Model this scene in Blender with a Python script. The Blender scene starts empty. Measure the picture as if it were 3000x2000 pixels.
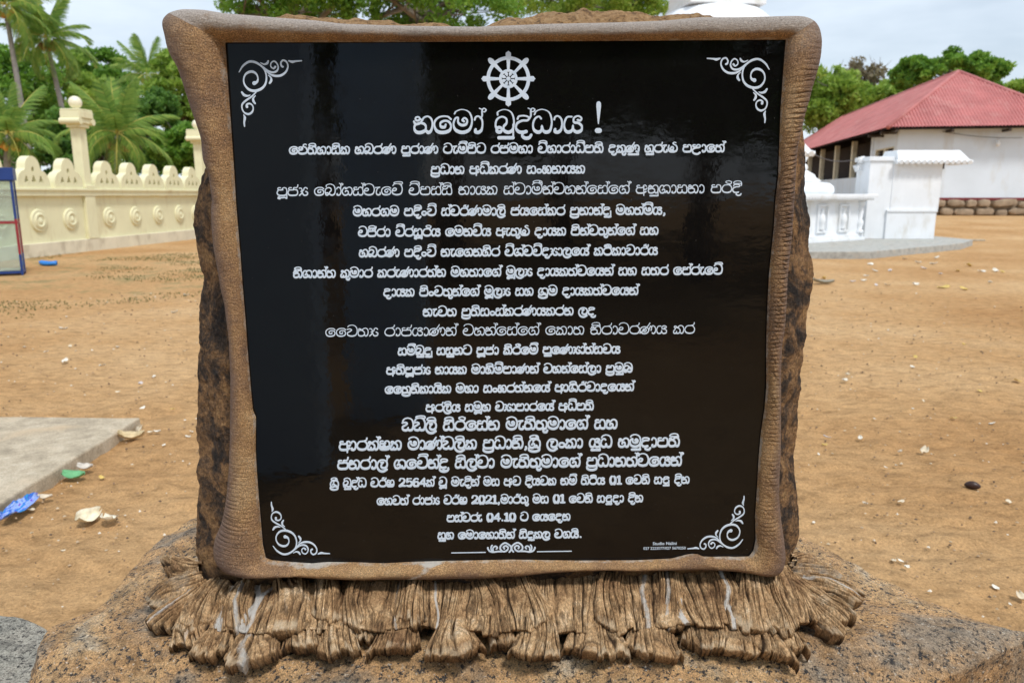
import bpy, math, random
import numpy as np
from mathutils import Vector, Matrix
random.seed(7); RNG = np.random.default_rng(7)
scene = bpy.context.scene
COL = scene.collection

# ------------------------------------------------------------------ camera
FPX, CX, CY = 2200.0, 1500.0, 1000.0          # the photograph's focal length in its own pixels
PITCH = math.radians(11.06); SP, CP = math.sin(PITCH), math.cos(PITCH)
CAMZ = 1.6
cam_d = bpy.data.cameras.new('camera'); cam = bpy.data.objects.new('camera', cam_d); COL.objects.link(cam)
cam.location = (0, 0, CAMZ); cam.rotation_euler = (math.pi/2 - PITCH, 0, 0)
cam_d.sensor_width = 36; cam_d.lens = 36*FPX/3000; cam_d.clip_end = 3000; cam_d.clip_start = .05
cam_d.dof.use_dof = True; cam_d.dof.focus_distance = 1.72; cam_d.dof.aperture_fstop = 5.6
scene.camera = cam
scene.render.resolution_x, scene.render.resolution_y = 1024, 682

# ------------------------------------------------------------------ sky and sun
SUN_EL, SUN_AZ = math.radians(58), math.radians(150)     # azimuth clockwise from +Y
W = bpy.data.worlds.new('World'); scene.world = W; W.use_nodes = True
nt = W.node_tree; nt.nodes.clear()
out = nt.nodes.new('ShaderNodeOutputWorld'); bg = nt.nodes.new('ShaderNodeBackground')
sky = nt.nodes.new('ShaderNodeTexSky'); sky.sky_type = 'NISHITA'; sky.sun_disc = False
sky.sun_elevation = SUN_EL; sky.sun_rotation = SUN_AZ; sky.dust_density = 2.0
tc = nt.nodes.new('ShaderNodeTexCoord'); mp = nt.nodes.new('ShaderNodeMapping'); mp.inputs['Scale'].default_value = (1.6, 1.6, 5.5)
nz = nt.nodes.new('ShaderNodeTexNoise'); nz.inputs['Scale'].default_value = 1.7; nz.inputs['Detail'].default_value = 5; nz.inputs['Roughness'].default_value = .52
rp = nt.nodes.new('ShaderNodeValToRGB'); rp.color_ramp.elements[0].position = .33; rp.color_ramp.elements[1].position = .66
rp.color_ramp.elements[0].color = (.45,)*3+(1,); rp.color_ramp.elements[1].color = (.97,)*3+(1,)
mx = nt.nodes.new('ShaderNodeMix'); mx.data_type = 'RGBA'; mx.inputs['B'].default_value = (8.0, 8.9, 9.8, 1)
nt.links.new(tc.outputs['Generated'], mp.inputs['Vector']); nt.links.new(mp.outputs['Vector'], nz.inputs['Vector'])
nt.links.new(nz.outputs['Fac'], rp.inputs['Fac']); nt.links.new(rp.outputs['Color'], mx.inputs['Factor'])
nt.links.new(sky.outputs['Color'], mx.inputs['A']); nt.links.new(mx.outputs['Result'], bg.inputs['Color'])
bg.inputs['Strength'].default_value = .104
nt.links.new(bg.outputs['Background'], out.inputs['Surface'])
sl = bpy.data.lights.new('sun', 'SUN'); sl.energy = 2.2; sl.angle = math.radians(9); sl.color = (1, .965, .92)
so = bpy.data.objects.new('sun', sl); COL.objects.link(so)
sd = Vector((math.sin(SUN_AZ)*math.cos(SUN_EL), math.cos(SUN_AZ)*math.cos(SUN_EL), math.sin(SUN_EL)))
so.rotation_euler = sd.to_track_quat('Z', 'Y').to_euler(); so.location = (0, 0, 20)
scene.view_settings.view_transform = 'Standard'; scene.view_settings.look = 'None'
scene.view_settings.exposure = 0.24; scene.view_settings.gamma = 1
scene.view_settings.use_curve_mapping = False
scene.cycles.use_denoising = True
scene.cycles.max_bounces = 6

# ------------------------------------------------------------------ helpers: rays of the photograph
def ray(px, py):
    px = np.asarray(px, float); py = np.asarray(py, float)
    u = -(py - CY)/FPX
    return (px - CX)/FPX, CP + SP*u, -SP + CP*u
def Q(px, py, Y):                      # point at depth Y behind a pixel
    dx, dy, dz = ray(px, py); t = Y/dy
    return np.stack(np.broadcast_arrays(dx*t, dy*t, CAMZ + dz*t), -1)
def P(px, py, z=0.0):                  # point at height z behind a pixel
    dx, dy, dz = ray(px, py); t = (z - CAMZ)/dz
    return np.stack(np.broadcast_arrays(dx*t, dy*t, CAMZ + dz*t), -1)

# ------------------------------------------------------------------ helpers: noise
def _h(i, j, k):
    n = (i*374761393 + j*668265263 + k*2147483647*3 + 1013904223) & 0xffffffff
    n = ((n ^ (n >> 13))*1274126177) & 0xffffffff
    return ((n ^ (n >> 16)) & 0xffff)/65535.0
def vn(p):
    p = np.asarray(p, float); f = np.floor(p); w = p - f; i = f.astype(np.int64); w = w*w*(3-2*w)
    r = 0
    for a in (0, 1):
        for b in (0, 1):
            for c in (0, 1):
                r = r + _h(i[..., 0]+a, i[..., 1]+b, i[..., 2]+c)*(w[..., 0] if a else 1-w[..., 0])*(w[..., 1] if b else 1-w[..., 1])*(w[..., 2] if c else 1-w[..., 2])
    return r*2-1
def fbm(p, o=4, g=.5):
    p = np.asarray(p, float); a = 1; s = 0; t = 0
    for k in range(o):
        s = s + a*vn(p*2**k + 17.3*k); t += a; a *= g
    return s/t
def sst(a, b, x): x = np.clip((x-a)/(b-a), 0, 1); return x*x*(3-2*x)

# ------------------------------------------------------------------ helpers: objects
def put(name, me, mat=None, parent=None, loc=None):
    o = bpy.data.objects.new(name, me); COL.objects.link(o)
    if mat is not None and me is not None:
        for m in (mat if isinstance(mat, (list, tuple)) else [mat]): me.materials.append(m)
    if parent is not None: o.parent = parent
    if loc is not None: o.location = loc
    return o
def tag(o, label=None, cat=None, group=None, kind=None):
    for k, v in (('label', label), ('category', cat), ('group', group), ('kind', kind)):
        if v: o[k] = v
    return o
def thing(name, label, cat, loc=(0, 0, 0), group=None, rz=0):
    o = put(name, None); o.location = loc; o.rotation_euler = (0, 0, rz); o.empty_display_size = .1
    return tag(o, label, cat, group)
def raw(name, V, F, smooth=True, attrs=None, mats=None):
    V = np.asarray(V, float).reshape(-1, 3); F = np.asarray(F, np.int64); n, k = F.shape
    me = bpy.data.meshes.new(name); me.vertices.add(len(V)); me.vertices.foreach_set('co', V.ravel())
    me.loops.add(n*k); me.loops.foreach_set('vertex_index', F.ravel())
    me.polygons.add(n); me.polygons.foreach_set('loop_start', np.arange(n)*k)
    try: me.polygons.foreach_set('loop_total', np.full(n, k))
    except Exception: pass
    me.polygons.foreach_set('use_smooth', np.full(n, bool(smooth)))
    if mats is not None: me.polygons.foreach_set('material_index', np.asarray(mats, np.int32))
    for an, av in (attrs or {}).items():
        a = me.attributes.new(an, 'FLOAT', 'POINT'); a.data.foreach_set('value', np.asarray(av, float).ravel())
    me.update(calc_edges=True); me.validate()
    return me
def gridF(n, m, cu=False, cv=False):
    i = np.arange(n if cu else n-1)[:, None]; j = np.arange(m if cv else m-1)[None, :]
    i2 = (i+1) % n; j2 = (j+1) % m
    return np.stack(np.broadcast_arrays(i*m+j, i2*m+j, i2*m+j2, i*m+j2), -1).reshape(-1, 4)
def grid(name, V, cu=False, cv=False, **kw):
    n, m = V.shape[:2]; return raw(name, V, gridF(n, m, cu, cv), **kw)
class MB:                               # mesh builder for boxes, prisms, tubes, lathes
    def __init__(s): s.v = []; s.f = []
    def add(s, V, F):
        b = len(s.v); s.v += [tuple(map(float, p)) for p in V]; s.f += [tuple(int(i)+b for i in f) for f in F]; return s
    def box(s, x0, x1, y0, y1, z0, z1, M=None):
        V = [(x, y, z) for z in (z0, z1) for x, y in ((x0, y0), (x1, y0), (x1, y1), (x0, y1))]
        if M is not None: V = [tuple(M @ Vector(p)) for p in V]
        return s.add(V, [(3, 2, 1, 0), (4, 5, 6, 7), (0, 1, 5, 4), (1, 2, 6, 5), (2, 3, 7, 6), (3, 0, 4, 7)])
    def prism(s, poly, z0, z1, M=None):          # polygon in xy
        n = len(poly); V = [(x, y, z0) for x, y in poly]+[(x, y, z1) for x, y in poly]
        if M is not None: V = [tuple(M @ Vector(p)) for p in V]
        return s.add(V, [tuple(range(n-1, -1, -1)), tuple(range(n, 2*n))]+[(i, (i+1) % n, n+(i+1) % n, n+i) for i in range(n)])
    def tube(s, pts, r, n=8):
        pts = [Vector(p) for p in pts]; rs = r if isinstance(r, (list, tuple)) else [r]*len(pts); V = []
        for i, p in enumerate(pts):
            d = (pts[min(i+1, len(pts)-1)]-pts[max(i-1, 0)]).normalized()
            a = d.cross(Vector((0, 0, 1)) if abs(d.z) < .9 else Vector((1, 0, 0))).normalized(); b = d.cross(a)
            V += [p+(a*math.cos(2*math.pi*k/n)+b*math.sin(2*math.pi*k/n))*rs[i] for k in range(n)]
        F = [(i*n+k, i*n+(k+1) % n, (i+1)*n+(k+1) % n, (i+1)*n+k) for i in range(len(pts)-1) for k in range(n)]
        F += [tuple(range(n-1, -1, -1)), tuple(range((len(pts)-1)*n, len(pts)*n))]
        return s.add(V, F)
    def lathe(s, prof, n=32, c=(0, 0), M=None):
        V = [(c[0]+r*math.cos(2*math.pi*k/n), c[1]+r*math.sin(2*math.pi*k/n), z) for r, z in prof for k in range(n)]
        if M is not None: V = [tuple(M @ Vector(p)) for p in V]
        m = len(prof)
        return s.add(V, [(i*n+k, i*n+(k+1) % n, (i+1)*n+(k+1) % n, (i+1)*n+k) for i in range(m-1) for k in range(n)]+[tuple(range(n-1, -1, -1)), tuple(range((m-1)*n, m*n))])
    def build(s, name, mat, parent=None, smooth=False, off=None, bevel=0, angle=None):
        v = s.v if off is None else [(a-off[0], b-off[1], c-off[2]) for a, b, c in s.v]
        me = bpy.data.meshes.new(name); me.from_pydata(v, [], s.f); me.update()
        if smooth or angle: me.polygons.foreach_set('use_smooth', [True]*len(me.polygons))
        if angle: 
            try: me.set_sharp_from_angle(angle=math.radians(angle))
            except Exception: pass
        o = put(name, me, mat, parent)
        if bevel:
            b = o.modifiers.new('bevel', 'BEVEL'); b.width = bevel; b.segments = 2; b.limit_method = 'ANGLE'
        return o

# ------------------------------------------------------------------ helpers: materials
def NM(name):
    m = bpy.data.materials.new(name); m.use_nodes = True; t = m.node_tree
    return m, t, t.nodes['Principled BSDF'], t.nodes.new('ShaderNodeTexCoord')
def ramp(t, fac, stops):
    r = t.nodes.new('ShaderNodeValToRGB'); e = r.color_ramp.elements
    while len(e) < len(stops): e.new(.5)
    for i, (p, c) in enumerate(stops):
        e[i].position = p; e[i].color = (c if isinstance(c, (tuple, list)) else (c, c, c))[:3] + (1,)
    t.links.new(fac, r.inputs['Fac']); return r.outputs['Color']
def noise(t, co, scale, detail=4, rough=.5, stretch=None, dist=0):
    if stretch:
        m = t.nodes.new('ShaderNodeMapping'); m.inputs['Scale'].default_value = stretch; t.links.new(co, m.inputs['Vector']); co = m.outputs['Vector']
    n = t.nodes.new('ShaderNodeTexNoise'); n.inputs['Scale'].default_value = scale; n.inputs['Detail'].default_value = detail
    n.inputs['Roughness'].default_value = rough; n.inputs['Distortion'].default_value = dist
    t.links.new(co, n.inputs['Vector']); return n.outputs['Fac']
def mixc(t, fac, a, b, mode='MIX'):
    m = t.nodes.new('ShaderNodeMix'); m.data_type = 'RGBA'; m.blend_type = mode
    for s, v in (('Factor', fac), ('A', a), ('B', b)):
        if isinstance(v, (int, float)): m.inputs[s].default_value = v
        elif isinstance(v, (tuple, list)): m.inputs[s].default_value = tuple(v[:3])+(1,)
        else: t.links.new(v, m.inputs[s])
    return m.outputs['Result']
def mth(t, op, a, b=None):
    m = t.nodes.new('ShaderNodeMath'); m.operation = op
    for i, v in enumerate((a, b)):
        if v is None: continue
        if isinstance(v, (int, float)): m.inputs[i].default_value = v
        else: t.links.new(v, m.inputs[i])
    return m.outputs[0]
def attr(t, name):
    a = t.nodes.new('ShaderNodeAttribute'); a.attribute_name = name; return a.outputs['Fac']
def bump(t, bs, h, strength, dist):
    b = t.nodes.new('ShaderNodeBump'); b.inputs['Strength'].default_value = strength; b.inputs['Distance'].default_value = dist
    t.links.new(h, b.inputs['Height'])
    if bs.inputs['Normal'].is_linked: t.links.new(bs.inputs['Normal'].links[0].from_socket, b.inputs['Normal'])
    t.links.new(b.outputs['Normal'], bs.inputs['Normal'])
def setc(t, bs, c, rough=.8, spec=.3):
    if isinstance(c, (tuple, list)): bs.inputs['Base Color'].default_value = tuple(c[:3])+(1,)
    else: t.links.new(c, bs.inputs['Base Color'])
    bs.inputs['Roughness'].default_value = rough; bs.inputs['Specular IOR Level'].default_value = spec
def paint(name, c, rough=.7, var=.12, scale=2.0, dirt=None, bmp=.15, bs_scale=60):
    m, t, bs, co = NM(name); o = co.outputs['Object']
    a = tuple(x*(1-var) for x in c); b = tuple(min(1, x*(1+var)) for x in c)
    k = ramp(t, noise(t, o, scale, 5, .6), [(.3, a), (.7, b)])
    if dirt: k = mixc(t, ramp(t, noise(t, o, scale*1.7, 6, .65, dirt[1] if len(dirt) > 1 else None), [(.52, 0), (.75, .7)]), k, dirt[0])
    setc(t, bs, k, rough); bump(t, bs, noise(t, o, bs_scale, 3), bmp, .005)
    return m

# granite of the big boulder
def m_granite(name, warm=1.0, grey=.35, sc=1.0):
    m, t, bs, co = NM(name); o = co.outputs['Object']
    big = noise(t, o, 3.2*sc, 5, .6, dist=.4)
    c = ramp(t, big, [(.32, (.235, .215, .18)), (.40, (.34, .25, .165)), (.48, (.50, .295, .135)), (.56, (.56, .36, .18)), (.64, (.50, .42, .31)), (.76, (.43, .42, .39))]) if warm > .5 else \
        ramp(t, big, [(.3, (.25, .24, .205)), (.5, (.36, .34, .285)), (.65, (.45, .41, .34)), (.8, (.58, .56, .51))])
    med = ramp(t, noise(t, o, 17*sc, 7, .75), [(.36, .42), (.5, 1.0), (.66, 1.35)])
    c = mixc(t, .8, c, med, 'MULTIPLY')
    sp = ramp(t, noise(t, o, 80*sc, 4, .75), [(.53, 0), (.60, 1)])
    c = mixc(t, sp, c, (.045, .04, .038))
    lt = ramp(t, noise(t, o, 110*sc, 2, .6, (1, 1.3, 1)), [(.63, 0), (.72, .6)])
    c = mixc(t, lt, c, (.72, .66, .56))
    fin = noise(t, o, 260*sc, 3, .8)
    c = mixc(t, .85, c, ramp(t, fin, [(.34, .40), (.5, 1), (.66, 1.75)]), 'MULTIPLY')
    wh = ramp(t, noise(t, o, 7*sc, 6, .7), [(.70, 0), (.78, .7)])
    c = mixc(t, wh, c, (.62, .62, .60))
    setc(t, bs, c, .82, .35)
    bump(t, bs, noise(t, o, 40*sc, 6, .7), 1.0, .016); bump(t, bs, noise(t, o, 200*sc, 4, .8), .9, .004)
    return m
def m_slabrock():
    m, t, bs, co = NM('rough_brown_rock'); o = co.outputs['Object']
    c = ramp(t, noise(t, o, 11, 9, .75, dist=.5), [(.38, (.026, .022, .021)), (.46, (.085, .055, .036)), (.53, (.25, .14, .066)), (.66, (.42, .25, .11)), (.80, (.32, .23, .15))])
    c = mixc(t, .9, c, ramp(t, noise(t, o, 130, 4, .8), [(.32, .35), (.5, 1), (.68, 1.8)]), 'MULTIPLY')
    # the top edge is a lighter ochre
    s = t.nodes.new('ShaderNodeSeparateXYZ'); t.links.new(o, s.inputs[0])
    top = ramp(t, mth(t, 'MULTIPLY', s.outputs['Z'], .5), [(.655, 0), (.69, .85)])
    oc = ramp(t, noise(t, o, 60, 6, .75), [(.35, (.12, .07, .035)), (.5, (.46, .27, .12)), (.7, (.60, .41, .22))])
    c = mixc(t, top, c, oc)
    setc(t, bs, c, .85, .3)
    bump(t, bs, noise(t, o, 38, 8, .72), 1.0, .022); bump(t, bs, noise(t, o, 190, 4, .8), .8, .004)
    return m
def m_frame():
    m, t, bs, co = NM('brown_painted_cement'); o = co.outputs['Object']
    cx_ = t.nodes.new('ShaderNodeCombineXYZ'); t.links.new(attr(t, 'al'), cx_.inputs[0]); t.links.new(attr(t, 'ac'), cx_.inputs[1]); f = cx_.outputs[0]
    c = ramp(t, noise(t, o, 6, 6, .65), [(.34, (.22, .135, .085)), (.46, (.36, .21, .105)), (.56, (.45, .27, .125)), (.68, (.52, .35, .19))])
    # strokes of the comb run across the moulding
    st = noise(t, f, 1.0, 4, .7, (330, 42, 1)); c = mixc(t, .8, c, ramp(t, st, [(.34, .42), (.5, 1), (.66, 1.6)]), 'MULTIPLY')
    c = mixc(t, .7, c, ramp(t, noise(t, o, 300, 3, .8), [(.38, .5), (.5, 1), (.62, 1.7)]), 'MULTIPLY')
    # outer flank: darker purplish brown; upper side: weather grey with light from above painted in; joint: lime
    fl = ramp(t, mth(t, 'ADD', attr(t, 'ac'), mth(t, 'MULTIPLY', noise(t, o, 9, 4, .6), .5)), [(.62, 0), (1.0, .8)]); c = mixc(t, fl, c, (.185, .125, .105))
    worn = ramp(t, mth(t, 'MULTIPLY', attr(t, 'top'), noise(t, o, 14, 7, .75)), [(.24, 0), (.52, .85)])
    c = mixc(t, worn, c, ramp(t, noise(t, f, 1, 4, .7, (260, 30, 1)), [(.35, (.30, .25, .22)), (.65, (.66, .60, .54))]))
    lime = ramp(t, mth(t, 'MULTIPLY', attr(t, 'lime'), noise(t, o, 30, 6, .75)), [(.33, 0), (.5, .9)])
    c = mixc(t, lime, c, (.62, .58, .52))
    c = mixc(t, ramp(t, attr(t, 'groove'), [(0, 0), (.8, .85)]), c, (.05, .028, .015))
    pit = ramp(t, noise(t, o, 430, 1, .5), [(.71, 0), (.75, .7)]); c = mixc(t, pit, c, (.75, .66, .5))
    setc(t, bs, c, .7, .3)
    bump(t, bs, st, .9, .003); bump(t, bs, noise(t, o, 330, 3, .75), .7, .0035); bump(t, bs, noise(t, o, 70, 6, .75, (1, 1, 3)), .8, .007)
    return m
def m_root():
    m, t, bs, co = NM('carved_wood_grain_cement'); o = co.outputs['Object']
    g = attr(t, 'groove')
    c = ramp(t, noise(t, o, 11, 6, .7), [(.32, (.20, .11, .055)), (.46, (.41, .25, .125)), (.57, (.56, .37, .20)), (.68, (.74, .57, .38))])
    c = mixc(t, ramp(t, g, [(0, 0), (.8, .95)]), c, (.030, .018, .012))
    c = mixc(t, .8, c, ramp(t, noise(t, o, 120, 5, .8, (2.2, 1, .6)), [(.36, .40), (.5, 1), (.64, 1.85)]), 'MULTIPLY')
    l = ramp(t, mth(t, 'MULTIPLY', attr(t, 'lime'), noise(t, o, 60, 8, .9, (1, 1, .45))), [(.30, 0), (.50, .9)])
    c = mixc(t, l, c, (.66, .64, .60))
    c = mixc(t, ramp(t, mth(t, 'MULTIPLY', attr(t, 'tip'), noise(t, o, 60, 5, .8)), [(.22, 0), (.5, .7)]), c, (.74, .60, .42))
    gr = ramp(t, mth(t, 'MULTIPLY', attr(t, 'grey'), noise(t, o, 30, 5, .7)), [(.3, 0), (.6, .8)])
    c = mixc(t, gr, c, (.30, .285, .255))
    setc(t, bs, c, .92, .15); bump(t, bs, noise(t, o, 120, 6, .75), 1.0, .008)
    return m
def m_ground():
    m, t, bs, co = NM('orange_sand'); o = co.outputs['Object']
    c = ramp(t, noise(t, o, .35, 7, .6), [(.3, (.405, .22, .09)), (.5, (.50, .302, .14)), (.7, (.575, .38, .20))])
    c = mixc(t, .85, c, ramp(t, noise(t, o, 6.5, 7, .75, (1, 1.9, 1)), [(.32, .55), (.5, 1.0), (.68, 1.28)]), 'MULTIPLY')
    c = mixc(t, .6, c, ramp(t, noise(t, o, 75, 4, .8), [(.35, .55), (.5, 1.0), (.66, 1.4)]), 'MULTIPLY')
    c = mixc(t, ramp(t, noise(t, o, 38, 3, .6), [(.70, 0), (.76, .8)]), c, (.10, .065, .04))
    c = mixc(t, ramp(t, noise(t, o, 60, 2, .6, (1.1, 1, 1)), [(.735, 0), (.78, .7)]), c, (.72, .62, .46))
    gm = mth(t, 'MULTIPLY', attr(t, 'grass'), noise(t, o, 1.4, 7, .75))
    c = mixc(t, ramp(t, gm, [(.50, 0), (.62, .6)]), c, (.16, .17, .07))
    setc(t, bs, c, .95, .1)
    bump(t, bs, noise(t, o, 22, 7, .72), .8, .035); bump(t, bs, noise(t, o, 160, 3, .7), .5, .004)
    return m
def m_concrete(name, a=(.40, .375, .32), b=(.52, .49, .43)):
    m, t, bs, co = NM(name); o = co.outputs['Object']
    c = ramp(t, noise(t, o, 6, 8, .7), [(.3, tuple(x*.62 for x in a)), (.5, a), (.72, b)])
    c = mixc(t, .6, c, ramp(t, noise(t, o, 90, 4, .8), [(.34, .6), (.66, 1.3)]), 'MULTIPLY')
    c = mixc(t, ramp(t, noise(t, o, 3, 5, .6), [(.55, 0), (.72, .45)]), c, (.42, .26, .12))
    setc(t, bs, c, .9, .2); bump(t, bs, noise(t, o, 50, 6, .7), .5, .01); return m
def m_leaf(name, cols, trans=.5, rough=.55):
    m, t, bs, co = NM(name)
    c = ramp(t, attr(t, 'tone'), [(i/(len(cols)-1), x) for i, x in enumerate(cols)])
    setc(t, bs, c, rough, .35)
    tr = t.nodes.new('ShaderNodeBsdfTranslucent'); t.links.new(c, tr.inputs['Color'])
    ms = t.nodes.new('ShaderNodeMixShader'); ms.inputs[0].default_value = trans
    t.links.new(bs.outputs[0], ms.inputs[1]); t.links.new(tr.outputs[0], ms.inputs[2])
    t.links.new(ms.outputs[0], t.nodes['Material Output'].inputs['Surface']); return m
def m_black():
    m, t, bs, co = NM('polished_black_granite'); o = co.outputs['Object']
    setc(t, bs, (.0045, .0042, .0042), .05, .31)
    n = noise(t, o, 9, 3, .5, (1, 1, 1.8)); bump(t, bs, n, .06, .01)
    n2 = noise(t, o, 45, 3, .6, (1, 1, .8)); bump(t, bs, n2, .05, .002)
    r = ramp(t, noise(t, o, 14, 5, .7), [(.45, .035), (.75, .16)])
    t.links.new(r, bs.inputs['Roughness'])
    c = mixc(t, ramp(t, noise(t, o, 420, 1, .5), [(.80, 0), (.82, .8)]), (.0045, .0042, .0042), (.5, .5, .5))
    t.links.new(c, bs.inputs['Base Color']); return m
def m_letter():
    m, t, bs, co = NM('pale_engraved_lettering'); o = co.outputs['Object']
    c = ramp(t, noise(t, o, 60, 4, .6), [(.35, (.56, .67, .80)), (.6, (.66, .75, .86))])
    c = mixc(t, ramp(t, noise(t, o, 9, 3, .6), [(.705, 0), (.73, .8)]), c, (.48, .34, .14))
    setc(t, bs, c, .7, .2); return m

GRAN = m_granite('orange_granite'); GREY = m_granite('grey_granite', 0); SLAB = m_slabrock(); FRAME = m_frame(); ROOT = m_root()
SAND = m_ground(); CONC = m_concrete('worn_concrete', (.46, .385, .28), (.62, .55, .43)); CONC2 = m_concrete('pale_concrete', (.42, .42, .39), (.52, .52, .49))
BLACK = m_black(); LET = m_letter()
CREAM = paint('cream_wall_paint', (.76, .735, .49), .75, .06, 1.2, ((.50, .40, .22), (1, 1, .35)))
CREAMD = paint('cream_stained_plinth', (.70, .65, .50), .85, .10, 1.5, ((.33, .27, .17), (1, 1, .5)))
WHITE = paint('white_limewash', (.80, .83, .86), .8, .05, 1.5, ((.60, .58, .52), (1, 1, .4)))
WALLW = paint('white_building_wall', (.70, .78, .86), .85, .05, .6, ((.55, .53, .48), (1, 1, .3)))
REDROOF = paint('faded_red_roof_sheet', (.47, .165, .155), .6, .16, .8, ((.56, .30, .27), (1, 1, 1)))
INSHADE = paint('painted_interior_shade', (.03, .022, .018), .9)
REDP = paint('dark_red_band', (.20, .03, .035), .7)
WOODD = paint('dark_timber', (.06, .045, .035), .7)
BLUE = paint('blue_painted_metal', (.02, .05, .20), .45, .15); REDM = paint('red_painted_metal', (.28, .03, .04), .45, .15)
STONE = paint('plinth_stone', (.34, .26, .18), .9, .35, 2.5, bmp=.7, bs_scale=9)
BARK = paint('grey_bark', (.19, .16, .13), .9, .3, 3, bmp=.6, bs_scale=12)
PBARK = paint('palm_bark', (.27, .25, .23), .9, .25, 4, bmp=.6, bs_scale=10)
COCO = paint('orange_coconut', (.62, .30, .05), .5, .2, 3); COCOG = paint('red_brown_coconut', (.30, .10, .04), .5, .2, 3)
LEAFD = m_leaf('dark_leaves', [(.045, .115, .024), (.09, .21, .035), (.16, .31, .05), (.27, .42, .09)])
LEAFM = m_leaf('mid_leaves', [(.07, .17, .025), (.15, .31, .04), (.26, .44, .06), (.42, .55, .14)])
LEAFL = m_leaf('light_leaves', [(.14, .25, .04), (.27, .42, .06), (.40, .53, .10), (.52, .58, .24)])
LEAFO = m_leaf('dry_twig_leaves', [(.14, .11, .07), (.22, .18, .10), (.28, .24, .14), (.32, .28, .2)])
PALM = m_leaf('palm_leaflets', [(.10, .21, .055), (.21, .36, .075), (.36, .50, .11), (.64, .56, .16)])
RIB = paint('yellow_frond_rib', (.55, .48, .12), .6, .2, 4)
GLASS, gt, gb, gc = NM('cabinet_glass'); setc(gt, gb, (.80, .88, .84), .05, .5); gb.inputs['Transmission Weight'].default_value = .85; gb.inputs['IOR'].default_value = 1.1

# ================================================================== GROUND
def gz(x, y):
    return .47*sst(25, 40, y)*sst(2, 10, x)
def make_ground():
    rs = np.concatenate([[.01, .2, .4], np.geomspace(.6, 60, 470), np.geomspace(62, 900, 40)])
    an = np.concatenate([np.radians(np.linspace(-48, 48, 620)), np.radians(np.linspace(50, 310, 110))])
    R, A = np.meshgrid(rs, an, indexing='ij'); X = R*np.sin(A); Y = R*np.cos(A)
    p = np.stack([X, Y, 0*X], -1)
    fade = 1/(1+(R/14)**2)
    Z = gz(X, Y) + fade*(.020*fbm(p*2.1, 4) + .038*np.maximum(fbm(p*np.array([5, 9, 1])+5, 3), -.25) + .006*fbm(p*19, 2)+.008*fbm(p*11+3, 3)) - .012*fade
    g = sst(-2, -5, X)*sst(9, 13, Y)*sst(22, 17, Y) + .8*sst(5, 3, np.abs(X+11))*sst(24, 20, Y)*sst(13, 16, Y)
    me = grid('ground', np.stack([X, Y, Z], -1), cv=True, attrs={'grass': np.clip(g, 0, 1)})
    o = put('ground', me, SAND); tag(o, 'orange sandy ground scattered with petals and grit', kind='structure')
make_ground()

# ================================================================== GRASS AND GRIT (uncountable)
def make_grit():
    V = []; F = []
    base = np.array([(1, 0, 0), (0, 1, 0), (-1, 0, 0), (0, -1, 0), (0, 0, .8), (0, 0, -.5)])
    fc = np.array([(0, 1, 4), (1, 2, 4), (2, 3, 4), (3, 0, 4), (1, 0, 5), (2, 1, 5), (3, 2, 5), (0, 3, 5)])
    n = 3400; r = 2.2*(14/2.2)**RNG.random(n); a = np.radians(RNG.uniform(-40, 40, n))
    s = RNG.uniform(.0022, .0055, n)*(1+r/5); x = r*np.sin(a); y = r*np.cos(a)
    pt = base[None]*(s[:, None, None]*RNG.uniform(.6, 1.3, (n, 6, 3))) + np.stack([x, y, 0*x+.002], -1)[:, None]
    me = raw('grit', pt.reshape(-1, 3), (fc[None]+6*np.arange(n)[:, None, None]).reshape(-1, 3), False, {'tone': np.repeat(RNG.random(n)**1.8, 6)})
    m, t, bs, co = NM('grit_stone'); setc(t, bs, ramp(t, attr(t, 'tone'), [(0, (.13, .09, .06)), (.4, (.36, .24, .14)), (.75, (.55, .44, .30)), (1, (.75, .70, .60))]), .9)
    tag(put('grit', me, m), 'loose grit and crumbs over the orange sand', kind='stuff')
    # low grass shoots on the left, by the wall
    n = 15000; y = RNG.uniform(9.5, 21, n); x = RNG.uniform(-13, -3.2, n)
    msk = fbm(np.stack([x*.55, y*.9, 0*x], -1), 4) + .1*sst(12, 17, y) > .17
    x, y = x[msk], y[msk]; n = len(x); a = RNG.uniform(0, 6.28, n); h = RNG.uniform(.012, .04, n); w = .012
    d = np.stack([np.cos(a), np.sin(a), 0*a], -1); c = np.stack([x, y, 0*x], -1)
    tip = c + np.stack([RNG.normal(0, .02, n), RNG.normal(0, .02, n), h], -1)
    me = raw('grass', np.stack([c-d*w, c+d*w, tip], 1).reshape(-1, 3), np.arange(3*n).reshape(-1, 3), False, {'tone': np.repeat(RNG.random(n), 3)})
    tag(put('grass', me, m_leaf('dusty_grass', [(.10, .11, .04), (.14, .17, .05), (.25, .22, .09)])), 'thin dusty grass sprouting in the sand before the cream wall', kind='stuff')
make_grit()

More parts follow.
